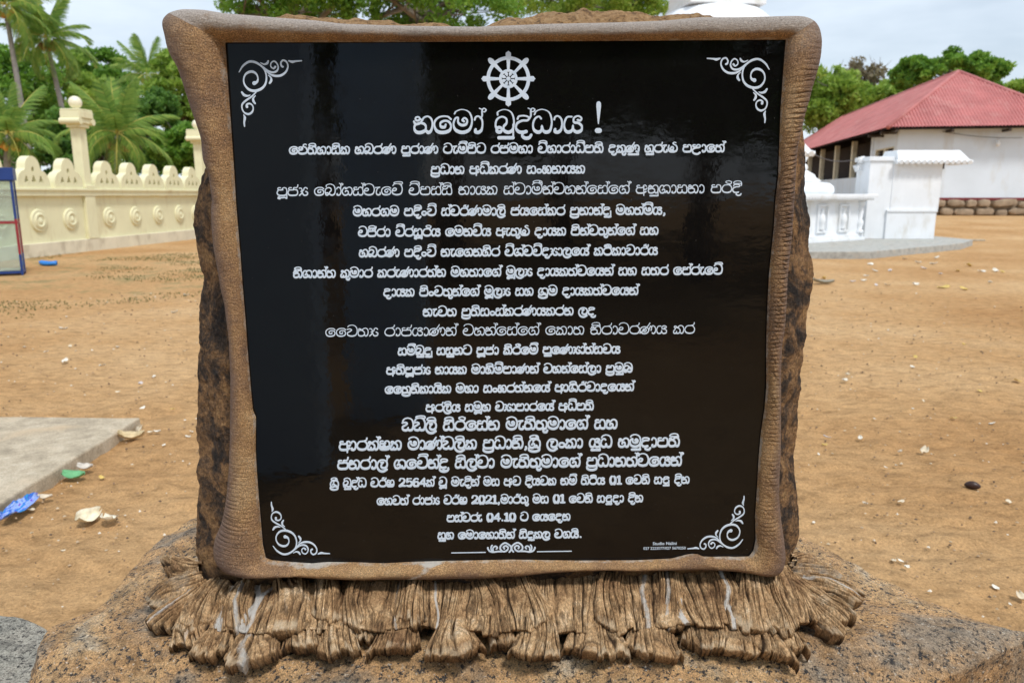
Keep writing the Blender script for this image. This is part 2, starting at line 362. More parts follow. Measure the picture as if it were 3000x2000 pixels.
# ================================================================== BOULDERS
def rock(name, outline, ztop, zbase, mat, label, cat, topf=None, amp=.03, nS=420, nT=70, flare=.12, cen=None, seed=0):
    o2 = np.array(outline, float); c = np.array(cen) if cen is not None else o2.mean(0)
    seg = np.linalg.norm(np.roll(o2, -1, 0)-o2, axis=1); L = np.concatenate([[0], np.cumsum(seg)])
    s = np.linspace(0, L[-1], nS, endpoint=False); cl = np.vstack([o2, o2[:1]])
    E = np.stack([np.interp(s, L, cl[:, 0]), np.interp(s, L, cl[:, 1])], -1)
    k = np.array([1, 2, 3, 2, 1.]); k /= k.sum()
    for _ in range(3): E = sum(k[j+2]*np.roll(E, j, 0) for j in range(-2, 3))
    t = np.linspace(0, 2, nT); V = np.zeros((nS, nT, 3))
    for j, tj in enumerate(t):
        if tj <= 1:
            q = c + (E-c)*tj; z = ztop - .03*sst(.90, 1.0, tj)*(ztop-zbase)
        else:
            u = tj-1; q = c + (E-c)*(1+flare*math.sin(u*math.pi/2)*.9); z = ztop - (ztop-zbase)*(.03+.99*u**1.05)
        V[:, j, :2] = q; V[:, j, 2] = z
    if topf is not None: V[..., 2] += topf(V[..., 0], V[..., 1])*sst(1.25, .9, t)[None]
    pr = V + seed*3.1
    d = fbm(pr*2.6, 4)*amp*1.6 + fbm(pr*9, 4, .6)*amp*.55 + fbm(pr*34, 3, .6)*amp*.16
    out_ = V.copy(); out_[..., :2] -= c; out_[..., 2] = 0; ln = np.linalg.norm(out_, axis=-1, keepdims=True)+1e-6
    side = sst(.8, 1.15, t)[None, :, None]
    V = V + np.where(True, out_/ln*side*d[..., None]*1.3, 0) + np.stack([0*d, 0*d, d*(1-side[..., 0]*.6)], -1)
    me = grid(name, V, cu=True)
    return tag(put(name, me, mat), label, cat)
bz = lambda x, y: .035*sst(1.75, 2.2, y) - .05*sst(1.62, 1.48, y)
bo = [P(px, py, .56)[:2] for px, py in ((112, 1990), (120, 1900), (150, 1830), (230, 1775), (300, 1735), (360, 1660), (430, 1600), (490, 1560), (560, 1520))] + \
     [(-.75, 2.32), (0, 2.40), (.6, 2.34), tuple(P(2355, 1563, .575)[:2]), tuple(P(2500, 1622, .57)[:2]), tuple(P(2650, 1695, .565)[:2]), tuple(P(2800, 1765, .56)[:2]), tuple(P(3000, 1858, .55)[:2]),
      (1.30, 1.68), (1.25, 1.645), (1.088, 1.573), (.921, 1.512), (.7, 1.46), (.3, 1.40), (-.5, 1.38), (-.95, 1.40)]
rock('granite_boulder', bo, .56, -.03, GRAN, 'large orange speckled granite boulder carrying the black inscription stone', 'boulder', bz, .026, 760, 230, .03, (0, 1.85))
rock('granite_boulder', [P(px, py, .24)[:2] for px, py in ((-250, 1800), (-60, 1785), (60, 1800), (170, 1850), (200, 1960), (170, 2130), (-200, 2200))], .24, -.03, GREY,
     'low grey rock in the bottom left corner beside the orange boulder', 'rock', None, .016, 300, 80, .12, seed=2)

# ================================================================== MEMORIAL STONE
YP = 1.70
MEM = thing('inscription_memorial', 'brown framed black granite inscription panel on rough rock with carved root skirt', 'memorial', (0, YP, .56))
mo = np.array([0, YP, .56])
def resample(pts, n, smooth=2):
    p = np.array(pts, float); cl = np.vstack([p, p[:1]]); L = np.concatenate([[0], np.cumsum(np.linalg.norm(np.diff(cl, axis=0), axis=1))])
    s = np.linspace(0, L[-1], n, endpoint=False); E = np.stack([np.interp(s, L, cl[:, 0]), np.interp(s, L, cl[:, 1])], -1)
    for _ in range(smooth): E = .25*np.roll(E, 1, 0)+.5*E+.25*np.roll(E, -1, 0)
    return E
OUT = [(482,60),(500,40),(535,30),(600,32),(660,42),(760,50),(830,56),(920,62),(1000,72),(1200,78),(1400,80),(1600,72),(1800,68),(1950,62),(2050,52),(2150,52),(2250,50),(2330,48),(2360,50),(2385,62),(2400,85),(2406,120),(2403,160),(2395,200),(2380,250),(2370,290),(2355,340),(2346,380),(2334,430),(2330,480),(2326,550),(2322,620),(2318,680),(2312,740),(2305,800),(2302,880),(2297,960),(2288,1010),(2284,1100),(2284,1180),(2285,1260),(2286,1320),(2281,1400),(2280,1450),(2288,1530),(2295,1580),(2300,1630),(2292,1665),(2275,1680),(2245,1682),(2200,1672),(2150,1666),(2000,1662),(1900,1664),(1800,1662),(1700,1664),(1600,1671),(1500,1682),(1400,1688),(1240,1690),(1100,1688),(1000,1685),(900,1678),(850,1674),(741,1675),(699,1674),(657,1661),(634,1636),(627,1610),(632,1571),(650,1532),(661,1483),(667,1437),(672,1368),(675,1272),(677,1157),(677,1100),(676,1074),(672,978),(661,890),(650,844),(640,787),(628,722),(623,665),(621,603),(625,588),(619,550),(613,500),(597,467),(593,402),(578,357),(560,307),(539,238),(524,194),(506,167),(494,137),(487,98),(481,77)]
INN = [(660,125),(1100,124),(1700,121),(2302,117),(2295,204),(2287,319),(2284,404),(2280,515),(2272,584),(2267,668),(2261,725),(2253,802),(2249,878),(2246,955),(2245,1022),(2245,1134),(2240,1196),(2229,1268),(2223,1335),(2218,1424),(2212,1513),(2214,1580),(2207,1612),(2194,1629),(2151,1630),(2128,1629),(2090,1630),(2059,1629),(2044,1622),(2028,1621),(2013,1623),(1990,1629),(1967,1635),(1860,1640),(1700,1641),(1500,1638),(1300,1642),(1195,1645),(1125,1649),(1040,1646),(961,1645),(914,1649),(868,1646),(797,1640),(779,1633),(770,1594),(764,1521),(759,1464),(753,1387),(749,1314),(750,1222),(741,1200),(736,1150),(732,1100),(728,1055),(718,921),(711,837),(703,730),(693,615),(686,500),(672,300)]
def by_corner(pts, cors, n4):                 # resample each side between corners so outer and inner loops correspond
    p = np.array(pts, float); idx = [int(np.argmin(np.hypot(p[:, 0]-c[0], p[:, 1]-c[1]))) for c in cors]
    out_ = []
    for a in range(4):
        i, j = idx[a], idx[(a+1) % 4]
        seg = p[i:j+1] if j > i else np.vstack([p[i:], p[:j+1]])
        L = np.concatenate([[0], np.cumsum(np.linalg.norm(np.diff(seg, axis=0), axis=1))]); s = np.linspace(0, L[-1], n4[a], endpoint=False)
        out_.append(np.stack([np.interp(s, L, seg[:, 0]), np.interp(s, L, seg[:, 1])], -1))
    return np.vstack(out_)
n4 = (900, 1000, 900, 1000); NS = sum(n4)
O_ = by_corner(OUT, [(500, 40), (2385, 62), (2292, 1665), (634, 1636)], n4)
I_ = by_corner(INN, [(660, 125), (2302, 117), (2207, 1612), (779, 1633)], n4)
for _ in range(60): O_ = .25*np.roll(O_, 1, 0)+.5*O_+.25*np.roll(O_, -1, 0)
for _ in range(3): I_ = .25*np.roll(I_, 1, 0)+.5*I_+.25*np.roll(I_, -1, 0)
def make_frame():
    M = 46; t = np.linspace(0, 1, M)
    o3 = Q(O_[:, 0], O_[:, 1], YP+.0); i3 = Q(I_[:, 0], I_[:, 1], YP-.0015)
    wid = np.linalg.norm(o3-i3, axis=1); prof = np.zeros((NS, M)); V = np.zeros((NS, M, 3))
    thick = np.clip(wid*.42, .028, .062)
    for _ in range(80): thick = .25*np.roll(thick, 1)+.5*thick+.25*np.roll(thick, -1)
    s = np.arange(NS)/NS
    perim = 4.9
    sm = s*perim
    side = np.concatenate([np.zeros(n4[0]), np.ones(n4[1]), np.full(n4[2], 2), np.full(n4[3], 3)])
    fr = np.concatenate([np.linspace(0, 1, k) for k in n4])
    # wrinkle strength: strong down the right side, and on the lower left corner
    wr = np.where(side == 1, sst(.03, .12, fr)*(1-.55*sst(.55, .8, fr)), 0)+np.where(side == 3, .9*sst(.32, .02, fr)+.22*sst(.5, .8, fr), 0)+np.where(side == 0, .12, 0)+np.where(side == 2, .10+.5*sst(.12, 0, fr), 0)
    wr = np.convolve(np.concatenate([wr[-40:], wr, wr[:40]]), np.ones(81)/81, 'same')[40:-40]
    for j, tj in enumerate(t):
        # tj 0 = inner lip, .85 = silhouette, 1 = rolled behind
        f = min(tj/.88, 1.0); q = i3+(o3-i3)*f
        h = thick*(max(0, 1-(2*f-1)**2)**.5 if f < 1 else 0)*1.0
        h = np.maximum(h, 0)
        back = max(0, (tj-.88)/.12)
        cpt = np.array([0, 0, 1.35])
        dirn = (o3-np.array([0, YP, 1.22])); dirn[:, 1] = 0; dirn /= np.linalg.norm(dirn, axis=1, keepdims=True)
        q = q - dirn*(.018*back*0) ; q = q.copy(); q[:, 1] += -h + back*.07
        if back: q -= dirn*.012*back
        V[:, j] = q
        prof[:, j] = h
    p = V.copy()
    lump = .006*fbm(p*8, 4, .55)
    tt = t[None, :]
    skew = sm[:, None] + .012*np.sin(tt*3.1+2) + .010*fbm(p*6+9, 2)
    w1 = np.abs(fbm(np.stack([skew*115, tt*1.5+0*skew, 0*skew], -1), 2, .6))
    w2 = fbm(np.stack([skew*62+7, tt*2.1+0*skew, 0*skew+3], -1), 2, .5)
    patch = .45+.55*sst(-.2, .35, fbm(np.stack([sm[:, None]*4+0*tt, tt*1.2+0*sm[:, None], 0*skew], -1), 2))
    body = np.sin(np.clip(tt/.95, 0, 1)*math.pi)**.5
    win = sst(0, .03, fr)*sst(1, .97, fr)
    al = np.where(((side == 1)|(side == 3))[:, None], V[..., 2]-.10*np.abs(V[..., 0]), V[..., 0])
    skew = np.where(win[:, None] >= 0, al, skew); wr = wr*(.25+.75*win)
    ph = skew/.0100+.9*fbm(np.stack([skew*7, tt*.7+0*skew, 0*skew+6], -1), 2)+.16*vn(np.stack([skew*40, tt*3+0*skew, 0*skew], -1))
    crease = np.clip(1-np.abs(((ph % 1)-.5)*2)*2.3, 0, 1)*(.45+.55*sst(-.35, .3, vn(np.stack([np.floor(ph)*3.7, tt*1.3+0*skew, 0*skew+2], -1))))
    crease = np.maximum(crease, .7*np.clip(.10-w1, 0, 1)/.10)
    wrk = (-.0046*crease + .0014*w2)*wr[:, None]*patch*body
    fine = .0011*fbm(p*90, 3, .7)*body
    V[..., 1] -= lump*body + wrk + fine
    dx = O_[:, 0][:, None]; topa = np.where((side == 0)[:, None], 1.3*sst(.0, .45, tt), 0)+.25*np.where((side == 2)[:, None], .6, 0)+np.where((side==1)[:, None], .55*sst(.10, .02, fr)[:, None], 0)
    limea = sst(.14, .0, tt)*(.75+0*dx)+ np.where((side == 2)[:, None], .9*np.exp(-((dx-1195)/26)**2)+.6*np.exp(-((dx-800)/60)**2)*(tt < .6), 0)
    V -= mo
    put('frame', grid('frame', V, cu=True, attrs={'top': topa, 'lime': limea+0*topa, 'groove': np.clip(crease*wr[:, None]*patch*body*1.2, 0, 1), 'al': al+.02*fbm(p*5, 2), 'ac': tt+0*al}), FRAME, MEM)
make_frame()
# rough rock behind the frame
def make_slab():
    SO = [(640,150),(660,80),(800,62),(826,48),(840,38),(900,42),(1000,42),(1100,50),(1250,60),(1380,74),(1430,70),(1500,50),(1600,28),(1740,18),(1850,28),(1950,45),(2100,48),(2190,55),(2280,80),(2330,140),(2335,300),(2350,400),(2358,460),(2358,540),(2365,600),(2373,650),(2373,720),(2382,780),(2383,830),(2378,880),(2370,930),(2373,970),(2368,1000),(2360,1100),(2359,1140),(2348,1180),(2350,1230),(2345,1280),(2340,1330),(2337,1400),(2342,1500),(2342,1570),(2330,1610),(2310,1690),(2280,1730),(1500,1740),(700,1735),(600,1722),(590,1690),(580,1620),(573,1560),(575,1500),(577,1440),(578,1380),(584,1340),(580,1280),(582,1200),(578,1140),(577,1060),(576,1010),(580,980),(584,920),(585,850),(590,808),(586,800),(578,760),(571,700),(565,640),(567,600),(573,570),(585,500),(602,440),(640,330),(640,250)]
    n = 1500; E = resample(SO, n, 4)
    C = np.array([1450, 880.]); dv = C-E; E2 = E+dv*(.30*np.abs(dv[:, :1])/950+.12)*.62
    t = np.linspace(0, 1, 90); V = np.zeros((n, 90, 3))
    A3 = Q(E2[:, 0], E2[:, 1], YP+.012); B3 = Q(E[:, 0], E[:, 1], YP+.10); C3 = B3.copy(); C3[:, 1] += .10
    ctr = np.array([0, YP+.2, 1.2]); C4 = ctr+(C3-ctr)*np.array([.93, 1, .93]); C4[:, 1] = YP+.24
    for j, tj in enumerate(t):
        if tj < .5: u = tj/.5; q = A3+(B3-A3)*u; q[:, 1] = YP+.012+.088*u**2.4
        elif tj < .75: u = (tj-.5)/.25; q = B3+(C3-B3)*u
        else: u = (tj-.75)/.25; q = C3+(C4-C3)*u
        V[:, j] = q
    d = .020*fbm(V*np.array([7, 4, 3.1]), 3, .5)+.012*(.5-np.abs(fbm(V*np.array([16, 6, 5])+3, 3, .5)))+.008*fbm(V*30, 4, .7)
    dr = V-ctr; dr[..., 1] = -.35*sst(.6, .3, t)[None]; dr /= np.linalg.norm(dr, axis=-1, keepdims=True)
    V = V+dr*(d-.004)[..., None]*np.minimum(1, .35+t*2.2)[None, :, None]
    # ring of back-face fill
    bk = np.stack([ctr+(V[:, -1]-ctr)*np.array([f, 1, f]) for f in (.66, .33, .02)], 1); V = np.concatenate([V, bk], 1)
    put('rock_slab', grid('rock_slab', V-mo, cu=True), SLAB, MEM)
make_slab()
# black panel: a real plate with bevelled edge, slightly larger than the opening of the frame
pc = [Q(645, 112, YP), Q(2312, 106, YP), Q(2228, 1660, YP), Q(752, 1668, YP)]
x0 = min(pc[0][0], pc[3][0]); x1 = .598; z1 = 1.6+.327; z0 = .70
b = MB(); b.box(x0-.01, x1+.006, YP, YP+.02, z0, z1)
PANEL = b.build('granite_panel', BLACK, MEM, off=mo, bevel=.002)
PANEL['label'] = 'polished black granite panel with pale lettering'

# ------------------------------------------------------------------ lettering (Sinhala drawn stroke by stroke)
def cr(pts, k=5):
    p = np.array(pts, float)
    if len(p) < 3: return p
    q = np.vstack([2*p[0]-p[1], p, 2*p[-1]-p[-2]]); o = []
    for i in range(1, len(q)-2):
        a, b, c, d = q[i-1], q[i], q[i+1], q[i+2]
        for u in np.linspace(0, 1, k, endpoint=False):
            o.append(.5*((2*b)+(c-a)*u+(2*a-5*b+4*c-d)*u*u+(3*b-a-3*c+d)*u**3))
    o.append(p[-1]); return np.array(o)
def circ(cx, cy, r, n=8, ry=None): return [(cx+r*math.cos(2*math.pi*i/n+1.57), cy+(ry or r)*math.sin(2*math.pi*i/n+1.57)) for i in range(n+1)]
ARC = [(.42,.72),(.52,.92),(.74,1.0),(.95,.85),(1.02,.5),(.95,.15),(.78,0),(.66,.1)]
KN = circ(.17, .83, .11); ARC = [(.30,.80),(.44,.82),(.60,.97),(.79,1.0),(.98,.82),(1.03,.48),(.95,.12),(.80,0),(.70,.08)]
LP = [(.36,.98),(.16,.99),(.07,.86),(.16,.72),(.36,.70)]
TALL = set('වමබචධඩටඛ')
G = {
 'ක': (1.14, [KN, [(.24,.74),(.50,.68),(.66,.40),(.58,.08),(.40,0),(.27,.05),(.30,.26)], [(.20,.72),(.12,.50),(0,.30),(0,.08),(.14,0),(.28,.06)], ARC]),
 'ඛ': (1.14, [[(.12,1.08),(.14,1.28),(.5,1.42),(.88,1.25),(1.04,.75),(.98,.2),(.75,0),(.5,.1),(.46,.35),(.62,.6),(.6,.85),(.35,.97),(.08,.8),(0,.45),(.1,.15)], circ(.2,.16,.15), [(.7,.75),(.85,.6),(.8,.4)]]),
 'ග': (1.14, [[(.42,.95),(.18,.93),(0,.5),(.14,.07),(.4,0),(.62,.18),(.6,.48),(.42,.56),(.32,.42)], ARC]),
 'ඝ': (1.14, [LP+[(.5,.72)], [(.12,.7),(0,.35),(.1,.04),(.3,0),(.5,.14),(.7,0),(.94,.06),(1.02,.4),(.94,.85),(.74,1),(.54,.9),(.5,.7)], [(.3,.42),(.5,.3),(.72,.42),(.5,.52),(.3,.42)]]),
 'ච': (1.14, [[(.08,1.18),(.2,1.34),(.55,1.42),(.9,1.22),(1.05,.7),(.9,.15),(.5,0),(.12,.12),(.05,.42),(.3,.6),(.48,.78),(.3,.92),(0,.86)]]),
 'ජ': (1.14, [LP+[(.6,.72)], [(.12,.7),(0,.35),(.15,.05),(.5,0),(.88,.07),(1,.4),(.9,.72),(.76,.72),(.56,.86),(.62,1.0),(.84,.98),(.98,1.12),(1.02,1.36)]]),
 'ට': (1.14, [[(.08,1.18),(.22,1.32),(.55,1.42),(.9,1.22),(1.05,.7),(.9,.15),(.5,0),(.12,.15),(0,.5),(.12,.85),(.36,.95)]]),
 'ඩ': (1.16, [[(.05,1.06),(.22,1.32),(.58,1.42),(.94,1.22),(1.08,.7),(1.0,.15),(.78,0),(.58,.1),(.55,.36),(.54,.12),(.34,0),(.08,.1),(.04,.4),(.3,.6),(.48,.78),(.3,.92),(0,.86)]]),
 'ණ': (1.68, [[(-.04,.08),(.14,.22),(.5,.62),(.78,.98),(1.0,1.38)], circ(.42,.45,.44,10,.45), circ(.45,.45,.17), [(.8,.2),(.95,.7),(1.06,.98),(1.16,.7),(1.1,.4)], [(1.14,.75),(1.24,.98),(1.38,.98),(1.56,.7),(1.54,.25),(1.36,0),(1.22,.1)]]),
 'ත': (1.14, [KN, [(.10,.72),(0,.4),(.08,.08),(.33,0),(.58,.10),(.66,.36),(.56,.60),(.38,.72),(.24,.74)], ARC]),
 'ථ': (1.1, [[(.5,.98),(.14,.86),(0,.48),(.14,.12),(.5,0),(.86,.12),(1,.5),(.86,.88),(.6,1.0),(.3,1.1),(.3,1.3),(.6,1.34),(.72,1.2)]]),
 'ද': (.98, [[(.1,.82),(.2,1),(.55,1.02),(.76,.9),(.66,.74),(.36,.72),(.08,.55),(.02,.25),(.18,.03),(.42,0),(.6,.05)], [(.45,.0),(.36,-.2),(.52,-.36),(.76,-.34),(.88,-.16)]]),
 'ධ': (1.14, [[(.08,1.1),(.2,1.32),(.55,1.42),(.92,1.22),(1.06,.7),(.98,.15),(.76,0),(.58,.1),(.5,.38),(.46,.1),(.28,0),(.06,.15),(0,.5),(.12,.85),(.34,.98),(.46,.84)]]),
 'න': (1.14, [circ(.19,.86,.12), [(.31,.86),(.42,.76),(.34,.60),(.08,.53),(-.02,.70)], [(.08,.53),(0,.3),(.1,.06),(.34,0),(.6,.12),(.66,.36),(.56,.54),(.36,.60)], [(.44,.74),(.56,.94),(.79,1.0),(.98,.82),(1.03,.48),(.95,.12),(.80,0),(.70,.08)]]),
 'ප': (1.12, [LP+[(.6,.72)], [(.12,.7),(0,.35),(.15,.05),(.5,0),(.88,.06),(1,.4),(.96,.85),(.76,1),(.56,.9),(.52,.7)]]),
 'බ': (1.14, [[(.12,1.08),(.14,1.28),(.5,1.42),(.88,1.25),(1.04,.75),(.98,.2),(.75,0),(.5,.1),(.46,.35),(.62,.58),(.6,.85),(.35,.97),(.08,.8),(0,.45),(.1,.15)], circ(.2,.16,.15)]),
 'භ': (1.14, [LP+[(.36,.74)], [(.14,.71),(0,.4),(.14,.04),(.42,0),(.62,.22),(.58,.5),(.36,.55),(.3,.36)], ARC, [(.42,.95),(.42,.72)]]),
 'ම': (1.14, [[(.06,1.16),(.16,1.32),(.52,1.43),(.9,1.24),(1.05,.72),(.9,.18),(.5,0),(.12,.16),(0,.52),(.1,.86),(.26,.92),(.26,.64),(.44,.46),(.7,.5),(.78,.74),(.64,.9),(.5,.78),(.6,.68)]]),
 'ය': (1.12, [[(.44,.96),(.16,.92),(0,.5),(.08,.1),(.28,0),(.46,.14),(.5,.4),(.54,.14),(.72,0),(.96,.1),(1,.36),(.82,.56),(.56,.62),(.56,.88),(.78,1.0),(.98,.88),(.92,.72),(.76,.76)]]),
 'ර': (1.08, [[(.98,1.38),(.9,1.12),(.62,1.0),(.22,.93),(0,.5),(.14,.12),(.5,0),(.86,.12),(1,.5),(.88,.86),(.66,1.0)]]),
 'ල': (1.12, [[(.36,.72),(.62,.74),(.44,.5),(.4,.22),(.6,.04),(.88,.12),(1.0,.45),(.92,.82),(.6,1.0),(.24,.92),(0,.5),(.04,.05),(.28,-.28),(.64,-.34),(.96,-.12)]]),
 'ළ': (1.16, [LP+[(.5,.72)], [(.5,.72),(.6,.95),(.82,1.0),(.98,.84),(.86,.62),(.4,.55),(.08,.35),(.04,.02),(.28,-.28),(.66,-.32),(.94,-.12)]]),
 'ළු': (1.2, [[(.1,.95),(.02,.5),(.16,.1),(.55,0),(.95,.12),(1.1,.5),(.98,.9),(.74,1.06),(.6,1.25),(.78,1.38),(.96,1.3)], [(.22,.5),(.36,.3),(.58,.34),(.64,.6),(.48,.74),(.34,.6)], [(.5,.0),(.62,.2)]]),
 'ව': (1.14, [[(.08,1.16),(.2,1.34),(.55,1.42),(.9,1.22),(1.05,.7),(.9,.15),(.5,0),(.12,.12),(0,.40),(.06,.66),(.24,.86),(.44,.76),(.36,.55),(.10,.50)]]),
 'ශ': (1.22, [[(.42,.95),(.18,.93),(0,.5),(.12,.07),(.36,0),(.56,.16),(.54,.42),(.4,.48),(.3,.36)], [(.42,.72),(.54,.92),(.78,1.0),(1.04,.84),(1.12,.4),(1.02,.04),(.86,.02),(.76,.26),(.66,.04)]]),
 'ෂ': (1.12, [LP+[(.6,.72)], [(.12,.7),(0,.35),(.15,.05),(.5,0),(.88,.06),(1,.4),(.96,.85),(.76,1),(.56,.9),(.52,.7)], [(.04,.42),(.3,.28),(.55,.34),(.5,.48),(.38,.4),(.7,.26),(1,.4)]]),
 'ස': (1.12, [LP+[(.5,.72)], [(.12,.7),(0,.35),(.08,.05),(.28,0),(.47,.12),(.5,.4),(.53,.12),(.72,0),(.94,.06),(1.0,.4),(.94,.85),(.74,1),(.55,.9),(.5,.7)]]),
 'හ': (1.14, [KN, [(.24,.76),(.36,.72)], [(.10,.72),(0,.4),(.08,.08),(.34,0),(.58,.12),(.64,.38),(.52,.54),(.38,.48),(.36,.34)], ARC]),
 'ඳ': (1.12, [[(-.02,.7),(.1,.6),(.18,.75)], [(.24,.82),(.34,1),(.7,1.02),(.9,.9),(.8,.74),(.5,.72),(.22,.55),(.16,.25),(.32,.03),(.6,0),(.84,.1)]]),
 'අ': (1.24, [LP+[(.6,.70),(.8,.82)], [(.14,.71),(0,.38),(.12,.06),(.4,0),(.75,.04),(1.0,.2)], [(.78,-.3),(.78,.5),(.74,.9),(.92,1.02),(1.06,.86)], [(.78,.45),(1.0,.5),(1.08,.6)]]),
 'එ': (1.16, [[(.3,.7),(.5,.78),(.42,.58),(.16,.55)], [(.16,.55),(0,.35),(.14,.06),(.55,0),(.95,.14),(1.06,.5),(.9,.88),(.64,1.02),(.6,1.25),(.8,1.38),(.96,1.28)], [(.16,.58),(.04,.8),(.2,.97),(.5,.93)]]),
 'ා': (.62, [[(.06,.78),(.12,.95),(.28,1.0),(.46,.82),(.5,.5),(.44,.15),(.26,0),(.08,.06),(.12,.2)]]),
 'ැ': (.66, [[(.02,.92),(.5,.98),(.26,.84),(.12,.45),(.16,.1),(.34,0),(.52,.1),(.5,.32)]]),
 'ෙ': (1.08, [[(.94,.82),(.74,.99),(.34,.98),(.06,.76),(0,.42),(.16,.08),(.5,0),(.84,.12),(.94,.42),(.8,.68),(.54,.72),(.34,.58),(.38,.36),(.58,.34),(.64,.5)]]),
 'ං': (.72, [circ(.32,.3,.26)]),
 'Y': (.98, [[(.04,.0),(.22,.2),(.34,.55),(.22,.9),(.02,.92)], [(.2,.5),(.46,.66),(.52,.9),(.7,1.0),(.86,.84)], [(.34,.38),(.44,.1),(.62,0),(.84,.1),(.88,.34),(.7,.5)]]),
 ',': (.5, [[(.2,.12),(.26,.0),(.14,-.22)]]), '.': (.5, [[(.2,.08),(.24,.04)]]),
 '0': (1.0, [circ(.46,.6,.36,12,.64)]), '1': (.72, [[(.1,1.05),(.34,1.22),(.36,1.2),(.36,0)], [(.08,0),(.64,0)]]),
 '2': (.98, [[(.08,.92),(.2,1.2),(.52,1.25),(.78,1.0),(.66,.6),(.1,.04)], [(.1,.02),(.5,.08),(.86,.05)]]),
 '4': (1.0, [[(.66,0),(.66,1.22)], [(.66,1.22),(.06,.38)], [(.06,.36),(.92,.36)]]),
 '5': (.96, [[(.78,1.22),(.2,1.2)], [(.2,1.2),(.14,.68)], [(.14,.68),(.5,.82),(.8,.6),(.8,.25),(.5,0),(.12,.1)]]),
 '6': (.96, [[(.74,1.1),(.46,1.24),(.14,.9),(.08,.4),(.3,.02),(.66,.04),(.82,.36),(.62,.68),(.3,.66),(.1,.42)]]),
}
G['ආ'] = (G['අ'][0]+.52, G['අ'][1]+[[(x+1.12, y) for x, y in s] for s in G['ා'][1]])
G['ඇ'] = (G['අ'][0]+.56, G['අ'][1]+[[(x+1.14, y) for x, y in s] for s in G['ැ'][1]])
HAL_S = lambda w: [[(w-.2, .86), (w-.12, 1.05), (w-.12, 1.36), (w-.02, 1.5), (w+.1, 1.4), (w+.02, 1.28), (w-.12, 1.3)], [(w-.12, 1.42), (w-.28, 1.5)]]
HAL_T = [[(.98, 1.1), (.9, 1.42), (.3, 1.42), (.2, 1.56), (.6, 1.66), (1.0, 1.62), (1.08, 1.42)]]
I_S = [[(.9, .9), (.94, 1.12), (.84, 1.14), (.22, 1.14), (.12, 1.24), (.22, 1.40), (.55, 1.48), (.85, 1.40), (.94, 1.14)]]
I_T = [[(1.0, 1.1), (1.0, 1.40), (.24, 1.42), (.14, 1.52), (.3, 1.66), (.7, 1.70), (1.0, 1.58), (1.02, 1.40)]]
II_S = [[(.72, 1.32), (.8, 1.26), (.76, 1.36)]]; II_T = [[(.76, 1.58), (.84, 1.52), (.8, 1.6)]]
U_BAR = [[(1.0, .5), (1.0, -.1)], [(1.0, -.1), (1.0, -.34)], [(1.0, -.34), (.18, -.34)]]; UU_BAR = [[(1.0, .5), (1.0, -.1)], [(1.0, -.1), (.98, -.38), (.8, -.26), (.4, -.28), (.16, -.22), (.1, -.34), (.3, -.42)]]
U_HK = [[(.78, .04), (.66, -.16), (.76, -.36), (.98, -.36), (1.08, -.16)]]
RAK = [[(.02, .02), (.0, -.22), (.22, -.40), (.6, -.44), (.94, -.30), (1.0, 0)]]
CONS = set('කඛගඝචජටඩණතථදධනපබභමයරලළවශෂසහඳ')
def shape(txt):
    """returns list of strokes (points in x-height units) and total width"""
    S = []; x = 0; i = 0; n = len(txt)
    def place(k, extra=()):
        nonlocal x
        w, st = G[k]
        f = 1.75 if k in '01' else 1.45 if k in '2456' else 1
        for s in list(st)+list(extra): S.append(([(a+x, b) for a, b in s], f))
        x += w
    while i < n:
        c = txt[i]
        if c == ' ': x += .62; i += 1; continue
        if c == 'ඓ': place('ෙ'); place('එ'); i += 1; continue
        if c in CONS or c in 'අආඇ':
            j = i+1; sup = ''; m = ''
            while j < n:
                if txt[j] in 'RY': sup += txt[j]; j += 1; continue     # R = rakaransaya, Y = yansaya
                if txt[j] in 'ාැිීුූෙේෛොෝ්': m += txt[j]; j += 1; continue
                break
            if 'ෛ' in m: place('ෙ'); place('ෙ')
            elif any(q in m for q in 'ෙේොෝ'): place('ෙ')
            ex = []; tall = c in TALL; w = G[c][0]; key = c
            if 'ි' in m or 'ී' in m:
                if c == 'ර': ex += [[(.98, 1.38), (.7, 1.5), (.4, 1.4), (.5, 1.2), (.8, 1.1)]]
                elif 'Y' not in sup: ex += (I_T if tall else I_S)
                if 'ී' in m: ex += (II_T if tall else II_S)
            if 'ු' in m:
                if c == 'ළ': key = 'ළු'
                elif c == 'ර': pass
                else: ex += U_HK if c in 'කතගභ' else [[(a*(.9 if c in 'දඳ' else 1)*(w/1.14 if c == 'ණ' else 1), b) for a, b in s] for s in U_BAR]
            if 'ූ' in m: ex += UU_BAR
            if 'R' in sup: ex += [[(a*w/1.14, b) for a, b in s] for s in RAK]
            if '්' in m or 'ේ' in m:
                if 'Y' not in sup:
                    if c == 'ර': ex += [[(.8, 1.1), (.6, 1.3), (.44, 1.2), (.52, 1.38), (.72, 1.42)]]
                    else: ex += HAL_T if tall else HAL_S(w)
            place(key, ex)
            if 'ු' in m and c == 'ර': x -= .06; place('ැ')
            if 'Y' in sup:
                place('Y', HAL_S(.9) if '්' in m else ())
            if 'ා' in m or 'ො' in m: place('ා')
            if 'ෝ' in m: place('ා', HAL_S(.6))
            if 'ැ' in m: place('ැ')
            i = j; continue
        if c in G: place(c)
        i += 1
    return S, x-.1
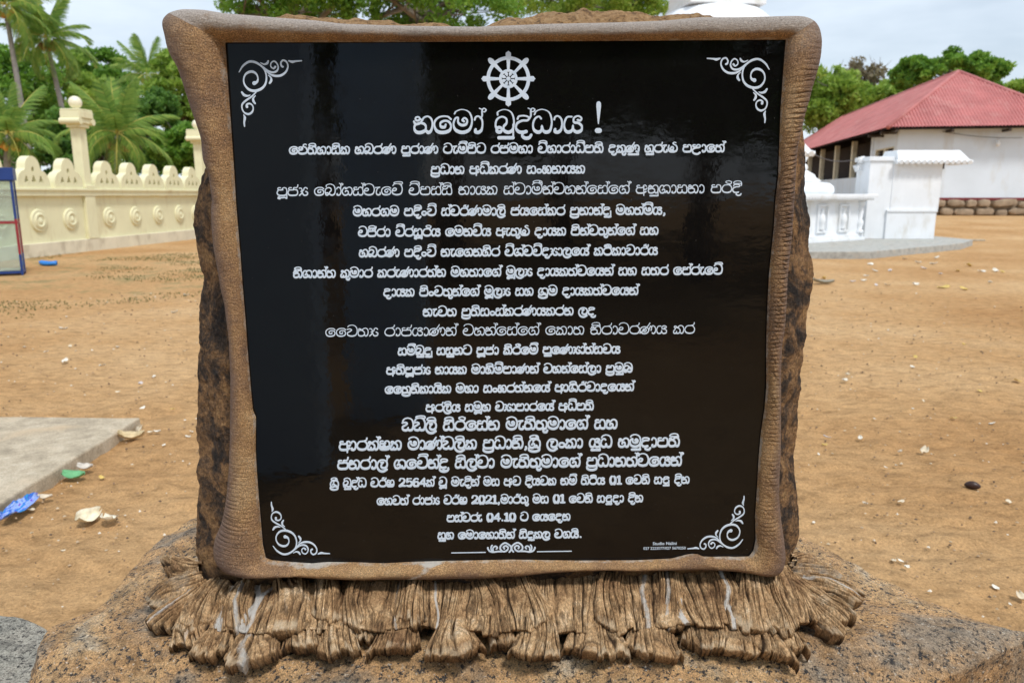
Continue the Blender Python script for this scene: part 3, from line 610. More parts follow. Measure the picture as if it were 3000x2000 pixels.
class Lettering:
    def __init__(s): s.V = []; s.F = []; s.n = 0
    def ribbon(s, pts, wd):                      # pts, widths in photograph pixels on the panel's plane
        p = np.array(pts, float); w = np.broadcast_to(np.array(wd, float), (len(p),)).copy()
        if len(p) < 2: return
        d = np.gradient(p, axis=0); d /= np.linalg.norm(d, axis=1, keepdims=True)+1e-9; nn = np.stack([-d[:, 1], d[:, 0]], -1)
        # rounded ends
        p = np.vstack([p[0]-d[0]*w[0]*.42, p[0]-d[0]*w[0]*.2, p, p[-1]+d[-1]*w[-1]*.2, p[-1]+d[-1]*w[-1]*.42]); nn = np.vstack([nn[0], nn[0], nn, nn[-1], nn[-1]])
        w = np.concatenate([[w[0]*.35], [w[0]*.85], w, [w[-1]*.85], [w[-1]*.35]])
        L = p+nn*w[:, None]/2; R = p-nn*w[:, None]/2
        a, m, b = Q(L[:, 0], L[:, 1], YP-.0002), Q(p[:, 0], p[:, 1], YP-.0006), Q(R[:, 0], R[:, 1], YP-.0002)
        n = len(p); s.V.append(np.stack([a, m, b], 1).reshape(-1, 3)-mo)
        s.F.append(gridF(n, 3)+s.n); s.n += 3*n
    def build(s, name):
        o = put(name, raw(name, np.vstack(s.V), np.vstack(s.F), True), LET, PANEL); return o
def line(txt, x0, y0, x1, y1, hout, wr, name='inscription_line', contrast=.45):
    hout = hout*(1.12 if wr > .15 and wr < .5 and contrast < .6 else 1.04); wr = wr*(1.12 if wr > .15 else 1.05); S, tot = shape(txt); w = wr*hout; h = hout-w; u = (x1-x0-w)/tot; ox = x0+w/2
    L = Lettering()
    for st, wf in S:
        p = cr(st); X = ox+p[:, 0]*u; base = y0+(y1-y0)*(X-x0)/(x1-x0)-w/2; Y = base-p[:, 1]*h
        g = np.gradient(np.stack([X, Y], -1), axis=0); g /= np.linalg.norm(g, axis=1, keepdims=True)+1e-9
        low = np.clip(1.15-p[:, 1]*1.1, -.3, 1)
        ww = w*(1-contrast*.45+contrast*low*np.abs(g[:, 0])+.10*contrast*np.abs(g[:, 1]))*np.where(np.abs(g[:, 1]) > .35, wf, 1)
        L.ribbon(np.stack([X, Y], -1), ww)
    return L.build(name)
TXT = [
 ('ඓතිහාසික හබරණ පුරාණ ටැම්පිට රජමහා විහාරාධිපති දකුණු හුරුළු පළාතේ', 846,453.5,2124,447,22.5,.175),
 ('පRධාන අධිකරණ සංඝනායක', 1261,511.5,1715,509,22.5,.175),
 ('පූජYා බෝගස්වැවේ විපස්සි නායක ස්වාමීන්වහන්සේගේ අනුශාසනා පරිදි'.replace('Yා','Y'), 810,575,2173,566,25.5,.13),
 ('මහරගම පදිංචි ස්වර්ණමාලි ජයසේකර පRනාන්දු මහත්මිය,', 1033,634.5,1953,629.8,22.5,.175),
 ('වජිරා වීරසූරිය මෙනවිය ඇතුළු දායක පින්වතුන්ගේ සහ', 1048,694.6,1930,688.9,22.5,.175),
 ('හබරණ පදිංචි නැගෙනහිර විශ්වවිදYාලයේ කථිකාචාර්ය', 1050.6,754.3,1928,747.7,22.5,.175),
 ('නිශාන්ත කුමාර කරුණාරත්න මහතාගේ මූලY දායකත්වයෙන් සහ සතර පේරුවේ', 858,815.3,2118,804.9,22.5,.175),
 ('දායක පිංවතුන්ගේ මූලY සහ ශRම දායකත්වයෙන්', 1122,869.4,1871,864.7,22.2,.175),
 ('නැවත පRතිසංස්කරණයකරන ලද', 1238,927.5,1746.6,923.6,22.2,.175),
 ('චෛතY රාජයාණන් වහන්සේගේ කොත නිරාවරණය කර', 953,986.7,2036,977.6,25,.12),
 ('සම්බුදු සසුනට පූජා කිරීමේ පුණෙY්‍ත්සවය'.replace('\u200d','').replace('ෙY්','Yෝ'), 1164.5,1041.4,1818.4,1036,21.5,.19),
 ('අතිපූජY නායක මාහිමිපාණන් වහන්සේලා පRමුඛ', 1130.5,1097.9,1854.3,1091.5,21.5,.19),
 ('තRෛනිකායික මහා සංඝරත්නයේ ආශිර්වාදයෙන්', 1126.6,1153.9,1858.6,1145.6,21.5,.19),
 ('අරලිය සමූහ වYාපාරයේ අධිපති', 1246,1207,1740.7,1202,21.5,.19),
 ('ඩඩ්ලි සිරිසේන මැතිතුමාගේ සහ', 1175.5,1263.3,1810.3,1256.7,28,.175),
 ('ආරක්ෂක මාණ්ඩලික පRධානි,ශRී ලංකා යුධ හමුදාපති', 991.5,1320.5,1993,1309.3,27.5,.175),
 ('ජනරාල් ශවේන්දR සිල්වා මැතිතුමාගේ පRධානත්වයෙන්', 987,1376,1999,1365,27.5,.175),
 ('ශRී බුද්ධ වර්ෂ 2564ක් වූ මැදින් මස අව දියවක නම් තිථිය 01 වෙනි සඳු දින', 965.7,1428.4,2021,1416.4,20.5,.185),
 ('හෙවත් රාජY වර්ෂ 2021,මාර්තු මස 01 වෙනි සඳුදා දින', 1103,1479.6,1885,1470.7,20.5,.185),
 ('පස්වරු 04.10 ට යෙදෙන', 1307.7,1528.8,1672,1524.5,20,.195),
 ('සුභ මොහොතින් සිදුකල වගයි.', 1281,1579.6,1707,1575.5,20,.195),
]
line('නමෝ බුද්ධාය', 1210, 392.5, 1709, 391, 52, .125, 'inscription_heading', .8)
L = Lettering(); L.ribbon([(1754, 303), (1754, 312), (1753.5, 340), (1753, 363)], [13, 14, 8, 3.2]); L.ribbon([(1749, 383), (1757, 383)], 15); L.build('exclamation_mark')
for a in TXT: line(*a)

# corner scrolls, traced once and carried to each corner by an affine map
SC = [([(235,475),(300,370),(400,300),(500,305),(600,360),(670,440),(700,560),(680,680),(610,760),(500,795),(400,770),(330,690),(312,600),(340,520),(400,475),(470,470),(530,510),(555,580),(540,640),(490,665)], [16,34,40,40,34,28,26,34,44,46,40,28,24,32,44,44,30,20,40,70]),
 ([(640,380),(720,450),(800,480),(870,460),(900,400),(880,330),(830,290),(780,320),(775,380),(820,415),(850,385)], [14,30,36,34,26,22,26,22,20,26,40]),
 ([(690,450),(760,510),(850,540),(950,530),(1030,470),(1065,380),(1040,300),(980,275),(945,320),(955,370),(980,385)], [14,30,40,40,34,24,28,32,26,30,36]),
 ([(1080,283),(1140,300),(1200,290),(1300,282)], [26,46,30,22]),
 ([(600,315),(660,342),(710,325),(730,285)], [12,28,40,28]), ([(730,525),(775,570),(780,620),(755,665)], [12,26,44,34]),
 ([(280,815),(320,865),(380,880),(425,865)], [30,44,34,12]), ([(515,875),(475,920),(480,970),(508,1010)], [12,34,40,28]),
 ([(525,815),(450,890),(350,960),(290,1020),(285,1090),(320,1160),(390,1190),(450,1160),(475,1100),(460,1040),(410,1010),(365,1030),(370,1070)], [20,28,34,30,22,26,38,34,22,22,30,34,44]),
 ([(310,1195),(332,1250),(322,1330),(328,1400)], [10,44,30,20])]
src = np.array([[716.5, 372, 1], [884.7, 178.2, 1], [700.5, 211.8, 1]])
for dst in (src[:, :2], [(2240.6, 360.8), (2071, 171.3), (2253.5, 204)], [(794.9, 1469.1), (966.4, 1620.9), (800, 1598.6)], [(2179.9, 1451.4), (2013.8, 1606.8), (2176, 1579.2)]):
    A = np.linalg.solve(src, np.array(dst, float)); k = abs(np.linalg.det(A[:2]))**.5; L = Lettering()
    for pts, wd in SC:
        p = cr(pts, 6); w = np.interp(np.arange(len(p))/6, np.arange(len(wd)), wd)
        q = np.stack([660+p[:, 0]/5.807, 130+p[:, 1]/5.807, np.ones(len(p))], -1) @ A
        L.ribbon(q, w/5.807*k)
    L.build('corner_scroll')
# wheel emblem
L = Lettering(); wc = (1489.3, 231.3)
def ringp(r, n=64): return [(wc[0]+r*math.cos(2*math.pi*i/n), wc[1]+r*1.03*math.sin(2*math.pi*i/n)) for i in range(n+1)]
L.ribbon(ringp(59.2), 10.4); L.ribbon(ringp(23.3, 40), 8.2); L.ribbon(ringp(3.2, 16), 6.5)
for k in range(8):
    a = k*math.pi/4; c, s = math.cos(a), math.sin(a); f = lambda r: (wc[0]+r*c, wc[1]+r*1.03*s)
    L.ribbon([f(26), f(40), f(55), f(62)], [7.5, 9, 11.5, 13])
    L.ribbon([f(64), f(70), f(74), f(78 if k % 2 == 0 else 76.5)], [15, 16, 15, 3 if k % 2 == 0 else 13])
    a2 = a+math.pi/8; L.ribbon([(wc[0]+r*math.cos(a2), wc[1]+r*1.03*math.sin(a2)) for r in (9.5, 12.5, 15.5)], [4.5, 7.5, 10.5])
L.build('wheel_emblem')
# closing flourish
L = Lettering(); L.ribbon([(1323, 1618.6), (1422, 1617)], 3); L.ribbon([(1574, 1615), (1674, 1613.6)], 3)
def fz(x, y): return (1300+x/5.88, 1570+y/5.88)
for mir in (0, 1):
    mm = lambda q: [(fz(x if not mir else 2330-x, y-(5 if mir else 0))) for x, y in q]
    L.ribbon(cr(mm([(1130,272),(1160,230),(1150,170),(1060,115),(985,160),(975,220),(1020,262),(1080,250),(1110,200),(1070,165),(1030,185),(1045,215)])), 5)
    L.ribbon(cr(mm([(1000,262),(930,262),(850,272),(790,255),(762,215),(760,195)])), 5)
    L.ribbon(cr(mm([(830,262),(815,215),(820,175),(835,155)])), 4.5); L.ribbon(cr(mm([(850,255),(850,200),(890,172),(925,195),(905,220)])), 4.5)
L.build('closing_flourish')
# maker's line in small latin type
def latin(txt, cx, cy, hpx, wpx, name):
    c = bpy.data.curves.new('t', 'FONT'); c.body = txt; c.align_x = 'CENTER'; c.size = 1; c.offset = .016; c.resolution_u = 2
    o = bpy.data.objects.new('t', c); COL.objects.link(o); dg = bpy.context.evaluated_depsgraph_get(); me = bpy.data.meshes.new_from_object(o.evaluated_get(dg))
    v = np.zeros(len(me.vertices)*3); me.vertices.foreach_get('co', v); v = v.reshape(-1, 3); COL.objects.unlink(o); bpy.data.objects.remove(o)
    sx = wpx/(v[:, 0].max()-v[:, 0].min()); sy = hpx/.72
    q = Q(cx+v[:, 0]*sx, cy-v[:, 1]*sy-(v[:, 0]*sx)*.012, YP-.0008)-mo; me.vertices.foreach_set('co', q.ravel()); me.update()
    me.materials.clear(); put(name, me, LET, PANEL)
latin('Studio Nalini', 1947.5, 1595, 9, 70, 'maker_name'); latin('027 2223577/027 5670250', 1947, 1608.5, 8, 124, 'maker_phone')

# ------------------------------------------------------------------ carved root skirt
def woodgrain(u, v, seed, ridges):
    """splintered grain: long shallow flutes with narrow cracks between them; returns height and crack mask"""
    wu = u*ridges*.27+.62*vn(np.stack([u*ridges*.22+0*v, v*.7+0*u, 0*u+0*v+seed+5], -1))*1.3+.42*vn(np.stack([u*3+0*v, v*1.6+0*u, 0*u+0*v+seed], -1))+.10*vn(np.stack([u*9+0*v, v*5+0*u, 0*u+0*v+seed], -1))+seed*7+0*v
    ph = wu*1.0; cell = np.floor(ph); fr = ph-cell
    rnd = vn(np.stack([cell*3.71, 0*cell+seed, 0*cell], -1)); rv = .5+.5*rnd
    flute = np.sqrt(np.clip(1-(2*fr-1)**2, 0, 1))
    crack = np.clip(1-np.minimum(fr, 1-fr)/.13, 0, 1)*(.45+.55*sst(-.3, .4, vn(np.stack([cell*5.3, v*3+0*u, 0*cell+1], -1))))
    fine = fbm(np.stack([wu*3.1, v*2.2+0*u, 0*wu+seed], -1), 3, .6); fc = np.clip(.15-np.abs(fine), 0, 1)/.15
    return .0034*flute*(.5+rv)+.0070*rv+.0048*fine, np.clip(crack+.65*fc, 0, 1), rnd
def clump(bx, by, tx, ty, w0, w1, Yb=1.74, zt=.565, th=.03, seed=0, lime=0, grey=0, ridges=9, lip=.020, rise=1.0):
    B = Q(bx, by, Yb); T = P(tx, ty, zt); ax = T-B; Lg = np.linalg.norm(ax); a = ax/Lg
    Wd = np.cross(a, np.array([0, -.45, 1.])); Wd /= np.linalg.norm(Wd); N = np.cross(Wd, a); N /= np.linalg.norm(N)
    if N[2]-N[1] < 0: N = -N
    k = 1.78/2200; nu, nv = 96, 48; u = np.linspace(-1, 1, nu)[:, None]; v = np.linspace(0, 1, nv)[None, :]
    gh, gm, rnd = woodgrain(u, v, seed, ridges)
    rag = 1-.20*np.abs(u)**2.0+.085*rnd[:, :1]+.09*vn(np.stack([u*1.7+seed, 0*u, 0*u], -1))
    vm = np.minimum(v/.84, 1); vv = vm*rag; drop = np.clip((v-.84)/.16, 0, 1)
    w = (w0+(w1-w0)*vv**1.3)*k/2*(1+.06*vn(np.stack([vv*4+seed+0*u, np.sign(u)*3+0*vv, 0*vv], -1)))
    bow = .014*math.sin(seed*1.7)*np.sin(vv*3.1)
    pos = B+a*(vv*Lg)[..., None]+Wd*((u*w)+bow)[..., None]
    cs = np.sqrt(np.clip(1-np.abs(u)**2.6, 0, 1)); sv = np.sin(np.clip(vv*1.15+.12, 0, 1)*math.pi*.5)
    h = th*cs*(.55+.45*sv*rise)*(1+.25*vn(np.stack([u*1.6+seed+0*vv, vv*2.5+0*u, 0*vv+9], -1)))
    tipr = 1-.30*sst(.72, 1, vm)**2
    h = h*tipr+gh*(.5+.5*cs)-.0070*gm*(1-.6*drop)+.0022*fbm(pos*60, 3)
    h = h-(lip+th*.5)*drop**1.4-.009*(1-cs)
    pos = pos+N*h[..., None]-a*(.018*drop**2)[..., None]
    pos[..., 2] -= .010*drop
    lim = lime*np.exp(-((u-.2*math.sin(seed)-.18*vn(np.stack([vv*4+0*u, 0*vv+seed, 0*vv], -1)))/.24)**2)*sst(.0, .15, vv)
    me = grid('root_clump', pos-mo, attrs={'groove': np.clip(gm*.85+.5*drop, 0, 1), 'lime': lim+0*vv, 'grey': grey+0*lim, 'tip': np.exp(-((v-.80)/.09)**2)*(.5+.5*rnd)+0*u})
    return put('root_clump', me, ROOT, MEM)
def skirt():
    nu, nv = 1500, 50; s_ = np.linspace(0, 1, nu)[:, None]; v = np.linspace(0, 1, nv)[None, :]
    bx = 610+1700*s_; by = 1722-30*np.sin(s_*math.pi*.6)-18*s_+0*v; spread = 1+.10*v
    gh, gm, rnd = woodgrain(s_*2-1+.006*np.sin(s_*60)*v, v, 3.3, 96)
    bigu = vn(np.stack([s_*19, 0*s_, 0*s_], -1)); rag = 1+.08*rnd[:, :1]+.10*bigu
    vm = np.minimum(v/.84, 1)*rag; drop = np.clip((v-.84)/.16, 0, 1)
    B = Q(bx[:, 0], by[:, 0], 1.755); T = P(1460+(bx[:, 0]-1460)*1.05+14*np.sin(s_[:, 0]*40), 1852+0*bx[:, 0], .592)
    pos = B[:, None]+(T-B)[:, None]*vm[..., None]; N = np.array([0, -.75, .66])
    fold = .012*vn(np.stack([s_*24+0*v, v*1.2+0*s_, 0*s_+0*v+4], -1))*sst(0, .6, v)
    h = .010+.020*np.sin(vm*math.pi*.55)+fold*1.5+gh-.0065*gm-(.034)*drop**1.3+.002*fbm(pos*60, 3)
    pos = pos+N*h[..., None]; pos[..., 1] += .016*drop**2; pos[..., 2] -= .012*drop
    px = bx+0*v; L_ = np.zeros_like(h)
    for x, a_, w_ in ((690, 1, 16), (775, 1, 14), (800, .8, 12), (1040, .5, 8), (1180, .7, 8), (1290, .9, 7), (1880, .8, 12), (1972, 1, 10), (2100, 1, 12), (2150, .9, 8), (640, .6, 20)):
        L_ += a_*np.exp(-((px-x-14*vn(np.stack([v*3+0*px, 0*px+x, 0*px], -1))+(20*v if x < 900 else 0))/w_)**2)
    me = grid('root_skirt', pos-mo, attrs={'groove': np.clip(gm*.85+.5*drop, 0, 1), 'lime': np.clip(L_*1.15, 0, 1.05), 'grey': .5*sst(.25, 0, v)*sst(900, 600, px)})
    put('root_skirt', me, ROOT, MEM)
skirt()
sd_ = 1
LOW = [(600,1790,560,1905,50,110,.8),(660,1810,610,1935,60,130),(735,1820,715,1955,70,170,.9),(905,1815,895,1912,70,130),(1010,1810,1000,1932,60,120),(1075,1800,1075,1890,40,80),(1165,1800,1150,1925,60,150),
       (1350,1800,1345,1932,50,185),(1470,1810,1480,1900,40,70),(1560,1790,1555,1930,70,140),(1740,1810,1745,1925,100,190),(1925,1800,1925,1932,70,165,.5),(2035,1810,2060,1912,60,110),(2110,1790,2160,1930,90,180),(2230,1810,2260,1945,80,150),(2290,1820,2335,1930,60,100)]
for c in LOW: clump(c[0], c[1], c[2], c[3], c[4]+35, c[5]+15, Yb=1.66, zt=.578, th=.024, seed=sd_, lime=(c[6] if len(c) > 6 else 0), ridges=9+sd_ % 4, lip=.016); sd_ += 1
SIDE = [(600,1670,520,1660,50,80),(600,1700,515,1705,50,70),(590,1690,435,1785,60,100,0,.7),(560,1730,485,1650,30,60,0,.3),(600,1720,425,1855,80,100,1),(600,1700,500,1745,90,110,0,.2),(640,1750,540,1880,80,100,.5),
        (2300,1670,2440,1700,70,80,0,.8),(2310,1700,2530,1775,80,80,.9,.5),(2320,1720,2490,1855,90,150),(2280,1680,2420,1790,100,150),(2280,1690,2350,1830,100,140),(2310,1650,2400,1668,50,60,0,.6)]
for c in SIDE: clump(*c[:6], Yb=1.78, zt=.595, th=.028, seed=sd_, lime=(c[6] if len(c) > 6 else 0), grey=(c[7] if len(c) > 7 else 0), ridges=11, lip=.018); sd_ += 1
UP = [(640,1715,570,1850,90,120,.5),(720,1715,690,1862,70,100,1),(850,1700,835,1868,110,150,.6),(960,1692,950,1842,80,110),(1055,1692,1060,1866,60,95),(1215,1692,1195,1862,80,120,.5),
      (1400,1690,1440,1846,70,130),(1530,1685,1590,1850,70,130),(1790,1672,1800,1845,90,140,.2),(1955,1668,1960,1852,80,120,.9),(2100,1668,2130,1835,75,110,1),(2190,1672,2210,1868,90,150,.3),(2240,1680,2300,1875,90,140,.1)]
for c in UP: clump(*c[:6], Yb=1.752, zt=.602, th=.030, seed=sd_, lime=(c[6] if len(c) > 6 else 0), ridges=9+sd_ % 4, lip=.022); sd_ += 1

# ================================================================== CREAM PERIMETER WALL
WD = Vector((.093, 1, 0)).normalized(); WN = Vector((WD.y, -WD.x, 0))        # along the wall, and towards the yard
WO = Vector((-12.5, 19.2, 0))
def WP(Yv): return WO + WD*((Yv-19.2)/WD.y)
def WMt(Yv): return Matrix.Translation(WP(Yv)) @ Matrix(((WD.x, WN.x, 0, 0), (WD.y, WN.y, 0, 0), (0, 0, 1, 0), (0, 0, 0, 1)))   # local x along, y outward to yard, z up
wall = thing('perimeter_wall', 'cream painted boundary wall with arched openwork crest and round rosettes', 'wall', tuple(WP(22)))
wo = WP(22)
def wbox(name, Y0, Y1, y0, y1, z0, z1, mat, bev=0):
    b = MB(); M = WMt(Y0); b.box(0, (Y1-Y0)/WD.y, y0, y1, z0, z1, M); return b.build(name, mat, wall, off=wo, bevel=bev)
wbox('wall_body', 9.8, 36, -.16, 0, .1, 1.56, CREAM)
wbox('plinth', 9.8, 36, -.2, .09, -.05, .345, CREAMD, .01)
wbox('coping', 9.8, 36, -.2, .12, 1.562, 1.74, CREAM, .012)
wbox('coping_lip', 9.8, 36, -.22, .16, 1.70, 1.765, CREAM, .012)
POSTS = [15.2, 22.03, 28.82, 35.5]
for Yp in POSTS: wbox('pilaster', Yp-.22, Yp+.22, .002, .10, .347, 1.56, CREAM, .01)
def crest_mesh():
    # profile in local x,z with holes: build from columns, front and back, hole openings left out
    prof = lambda x: .0
    pts = []
    W2 = .60
    def top(x):
        ax = abs(x)
        if ax < .27: return .50+math.sqrt(max(0, .27**2-ax**2))*1.15
        if ax < .33: return .50-(ax-.27)*1.0
        return max(.02, .44*math.sqrt(max(0, 1-((ax-.33)/.27)**2)))
    xs = np.linspace(-W2, W2, 49); nz_ = 30; b = MB(); y0, y1 = -.15, .09
    def hole(x, z):
        if (x)**2+((z-.47))**2 < .062**2: return True
        for c in (-.26, 0, .26):
            if .15 < z < .32 and abs(x-c) < .072*(1-(z-.15)/.17)+.012: return True
        return False
    cell = np.zeros((len(xs)-1, nz_), bool); Zg = []
    hs = [top(x) for x in xs]; zz = .80
    for i in range(len(xs)-1):
        for j in range(nz_):
            xm = (xs[i]+xs[i+1])/2; z = (j+.5)/nz_*((hs[i]+hs[i+1])/2); cell[i, j] = not hole(xm, z)
    idx = {}
    V = []
    for s, y in enumerate((y0, y1)):
        for i, x in enumerate(xs):
            for j in range(nz_+1): idx[(s, i, j)] = len(V); V.append((x, y, hs[i]*j/nz_))
    F = []
    for i in range(len(xs)-1):
        for j in range(nz_):
            if not cell[i, j]: continue
            F.append((idx[1, i, j], idx[1, i, j+1], idx[1, i+1, j+1], idx[1, i+1, j])); F.append((idx[0, i, j], idx[0, i+1, j], idx[0, i+1, j+1], idx[0, i, j+1]))
            if j == nz_-1 or not cell[i, j+1]: F.append((idx[0, i, j+1], idx[0, i+1, j+1], idx[1, i+1, j+1], idx[1, i, j+1]))
            if j and not cell[i, j-1]: F.append((idx[0, i, j], idx[1, i, j], idx[1, i+1, j], idx[0, i+1, j]))
            if i == 0 or not cell[i-1, j]: F.append((idx[0, i, j], idx[0, i, j+1], idx[1, i, j+1], idx[1, i, j]))
            if i == len(xs)-2 or not cell[i+1, j]: F.append((idx[0, i+1, j], idx[1, i+1, j], idx[1, i+1, j+1], idx[0, i+1, j+1]))
    b.add(V, F); return b
cb = crest_mesh(); cme = bpy.data.meshes.new('crest_arch'); cme.from_pydata(cb.v, [], cb.f); cme.update(); cme.materials.append(CREAM)
rb = MB(); rb.lathe([(.0, .075), (.06, .075), (.09, .055), (.12, .045), (.14, .075), (.17, .08), (.2, .055), (.22, .03), (.25, .045), (.285, .04), (.30, .012), (.30, -.01)][::-1], 28)
rme = bpy.data.meshes.new('rosette'); rme.from_pydata([(x, z, y) for x, y, z in rb.v], [], [f[::-1] for f in rb.f]); rme.polygons.foreach_set('use_smooth', [True]*len(rme.polygons)); rme.materials.append(CREAM)
CR = [10.2, 11.5, 12.8, 14.1, 15.95, 17.25, 18.55, 19.85, 21.2, 22.9, 24.15, 25.4, 26.65, 27.9, 29.7, 30.95, 32.2, 33.5]
for Yc in CR:
    M = WMt(Yc) ; o = put('crest_arch', cme, None, wall); o.matrix_local = Matrix.Translation(-wo) @ M @ Matrix.Translation((0, 0, 1.763))
for Yc in [11.2, 12.5, 13.8, 16.1, 17.3, 18.6, 19.95, 21.2, 22.95, 24.3, 25.6, 26.95, 28.1, 29.7, 31, 32.3]:
    o = put('rosette', rme, None, wall); o.matrix_local = Matrix.Translation(-wo) @ WMt(Yc) @ Matrix.Translation((0, .003, .93))
# lamp posts standing on the wall
bulbm, bt, bb, bc = NM('cream_globe'); setc(bt, bb, (.82, .77, .58), .3, .5)
def lamppost(Yc, label):
    base = WP(Yc)+Vector((0, 0, 0)); r = thing('lamp_post', label, 'lamp post', tuple(base), 'lamp posts on the cream wall')
    M = WMt(Yc); R3 = M.to_3x3().to_4x4()
    b = MB(); b.box(-.15, .15, -.20, .08, 1.77, 3.45, R3); b.box(-.22, .22, -.26, .14, 1.77, 1.86, R3); b.build('shaft', CREAM, r, bevel=.012)
    b = MB(); b.box(-.21, .21, -.27, .15, 3.45, 3.56, R3); b.box(-.26, .26, -.32, .20, 3.56, 3.70, R3); b.box(-.30, .30, -.36, .24, 3.70, 3.90, R3)
    b.box(-.30, .30, -.35, .23, 3.90, 3.95, R3); b.build('capital', CREAM, r, bevel=.02)
    for sx in (-1, 1):
        b = MB(); b.tube([(sx*.28, -.36, 3.62), (sx*.28, .24, 3.62)], .09, 12)
        b.v = [tuple(R3 @ Vector(p)) for p in b.v]; b.build('scroll', CREAM, r, smooth=False, angle=40)
    b = MB(); b.tube([tuple(R3 @ Vector((0, -.06, z))) for z in (3.95, 4.05)], .06, 12); b.build('lamp_holder', BLUE, r)
    b = MB(); c = R3 @ Vector((0, -.06, 0)); b.lathe([(.001, 3.98)]+[(.175*math.sin(a), 4.14-.175*math.cos(a)) for a in np.linspace(.3, 3.0, 12)]+[(.001, 4.315)], 20, (c.x, c.y)); b.build('globe', bulbm, r, smooth=True)
lamppost(22.03, 'cream lamp post with round globe rising above the wall in front of palms')
lamppost(28.82, 'cream lamp post with globe half hidden behind the left edge of the memorial')

# ================================================================== GLASS CABINET at the left edge
def cabinet():
    c = P(70, 806, 0); r = thing('glass_cabinet', 'glass cabinet with blue and red metal frame at the left edge of the yard', 'cabinet', tuple(c), rz=math.radians(28))
    Wd, Dp, H = 1.5, .55, 2.12
    def bar(name, x0, x1, y0, y1, z0, z1, m): b = MB(); b.box(x0, x1, y0, y1, z0, z1); b.build(name, m, r, bevel=.004)
    t = .045
    for x in (-Wd, -t):
        for y in (0, Dp-t):
            bar('upright', x, x+t, y, y+t, .5 if (x > -1) else 0, 1.15, REDM) if False else None
            bar('upright', x, x+t, y, y+t, 1.12, H, BLUE); bar('upright_lower', x, x+t, y, y+t, .42, 1.12, REDM); bar('foot', x, x+t, y, y+t, 0, .42, BLUE)
    for z, m in ((0.04, BLUE), (1.03, REDM), (1.86, BLUE)):
        for y in (0, Dp-t): bar('rail', -Wd+t, -t, y, y+t, z, z+t, m)
        for x in (-Wd, -t): bar('rail', x, x+t, t, Dp-t, z, z+t, m)
    bar('header', -Wd-.03, .03, -.03, Dp+.03, H-.24, H, BLUE); bar('floor_board', -Wd+.05, -.05, .05, Dp-.05, .09, .11, CREAMD)
    for z0, z1 in ((.1, 1.03), (1.08, 1.86)):
        for y in (t/2, Dp-t/2): bar('glass_pane', -Wd+t, -t, y, y+.006, z0, z1, GLASS)
        for x in (-Wd+t/2, -t/2): bar('glass_pane', x, x+.006, t, Dp-t, z0, z1, GLASS)
    bar('centre_post', -Wd/2-.02, -Wd/2+.02, Dp-t, Dp, .08, 1.86, BLUE)
cabinet()

# ================================================================== CONCRETE SLAB, LITTER
def conc_slab():
    a = P(412, 1222, .07)[:2]; b_ = P(-30, 1490, .07)[:2]; c_ = b_+np.array([-2.6, .3]); d_ = P(-500, 1218, .07)[:2]
    n = 40; pts = []
    for p, q in ((b_, a), (a, d_), (d_, c_), (c_, b_)):
        for i in range(n):
            f = i/n; w = p+(q-p)*f; w = w+.012*np.array([vn(np.array([w[0]*4, w[1]*4, 1.])), vn(np.array([w[0]*4, w[1]*4, 5.]))])*(1 if f > .02 else .3); pts.append(tuple(w))
    m = MB(); m.prism(pts, -.05, .07); o = m.build('concrete_slab', CONC, bevel=.012); tag(o, 'thin worn concrete slab lying on the sand at the left edge', 'concrete slab')
conc_slab()
def leafmesh(name, L, Wd, curl, seed, n=9, m=5, th=.0012):
    rg = np.random.default_rng(seed); u = np.linspace(0, 1, n)[:, None]; v = np.linspace(-1, 1, m)[None]
    w = Wd*np.sin(np.clip(u*.92+.06, 0, 1)*math.pi)**.7; x = (u-.5)*L+0*v; y = v*w/2
    z = curl*((2*u-1)**2*.5+.6*v*v)*L*.4+.004*vn(np.stack([x*60+seed, y*60, 0*x], -1))+.003
    top = np.stack([x, y, z], -1); bot = top-np.array([0, 0, th]); V = np.concatenate([top, bot[:, ::-1]], 1)
    return grid(name, V, cv=True)
def flat(c, rough=.7, trans=0):
    m, t, bs, co = NM('scrap'); setc(t, bs, ramp(t, noise(t, co.outputs['Object'], 40, 3), [(.3, tuple(x*.75 for x in c)), (.7, tuple(min(1, x*1.1) for x in c))]), rough); return m
PET = [flat((.72, .62, .46)), flat((.80, .76, .66)), flat((.68, .50, .16)), flat((.66, .60, .58)), flat((.22, .13, .07))]
pm = [leafmesh('fallen_petal', .06, .038, c, s) for s, c in ((1, .5), (2, .9), (3, .3), (4, .7))]
pmm = [[] for _ in range(4)]
for k, me in enumerate(pm):
    for c in range(5):
        q = me.copy(); q.materials.append(PET[c]); pmm[k].append(q)
def petal(px, py, size, c, label, group, k=None, zoff=0):
    p = P(px, py, zoff); k = random.randrange(4) if k is None else k
    o = put('fallen_petal', pmm[k][c]); o.location = tuple(p+np.array([0, 0, .004])); o.scale = (size/.06,)*3
    o.rotation_euler = (random.uniform(-.35, .35), random.uniform(-.35, .35), random.uniform(0, 6.28)); return tag(o, label, 'petal', group)
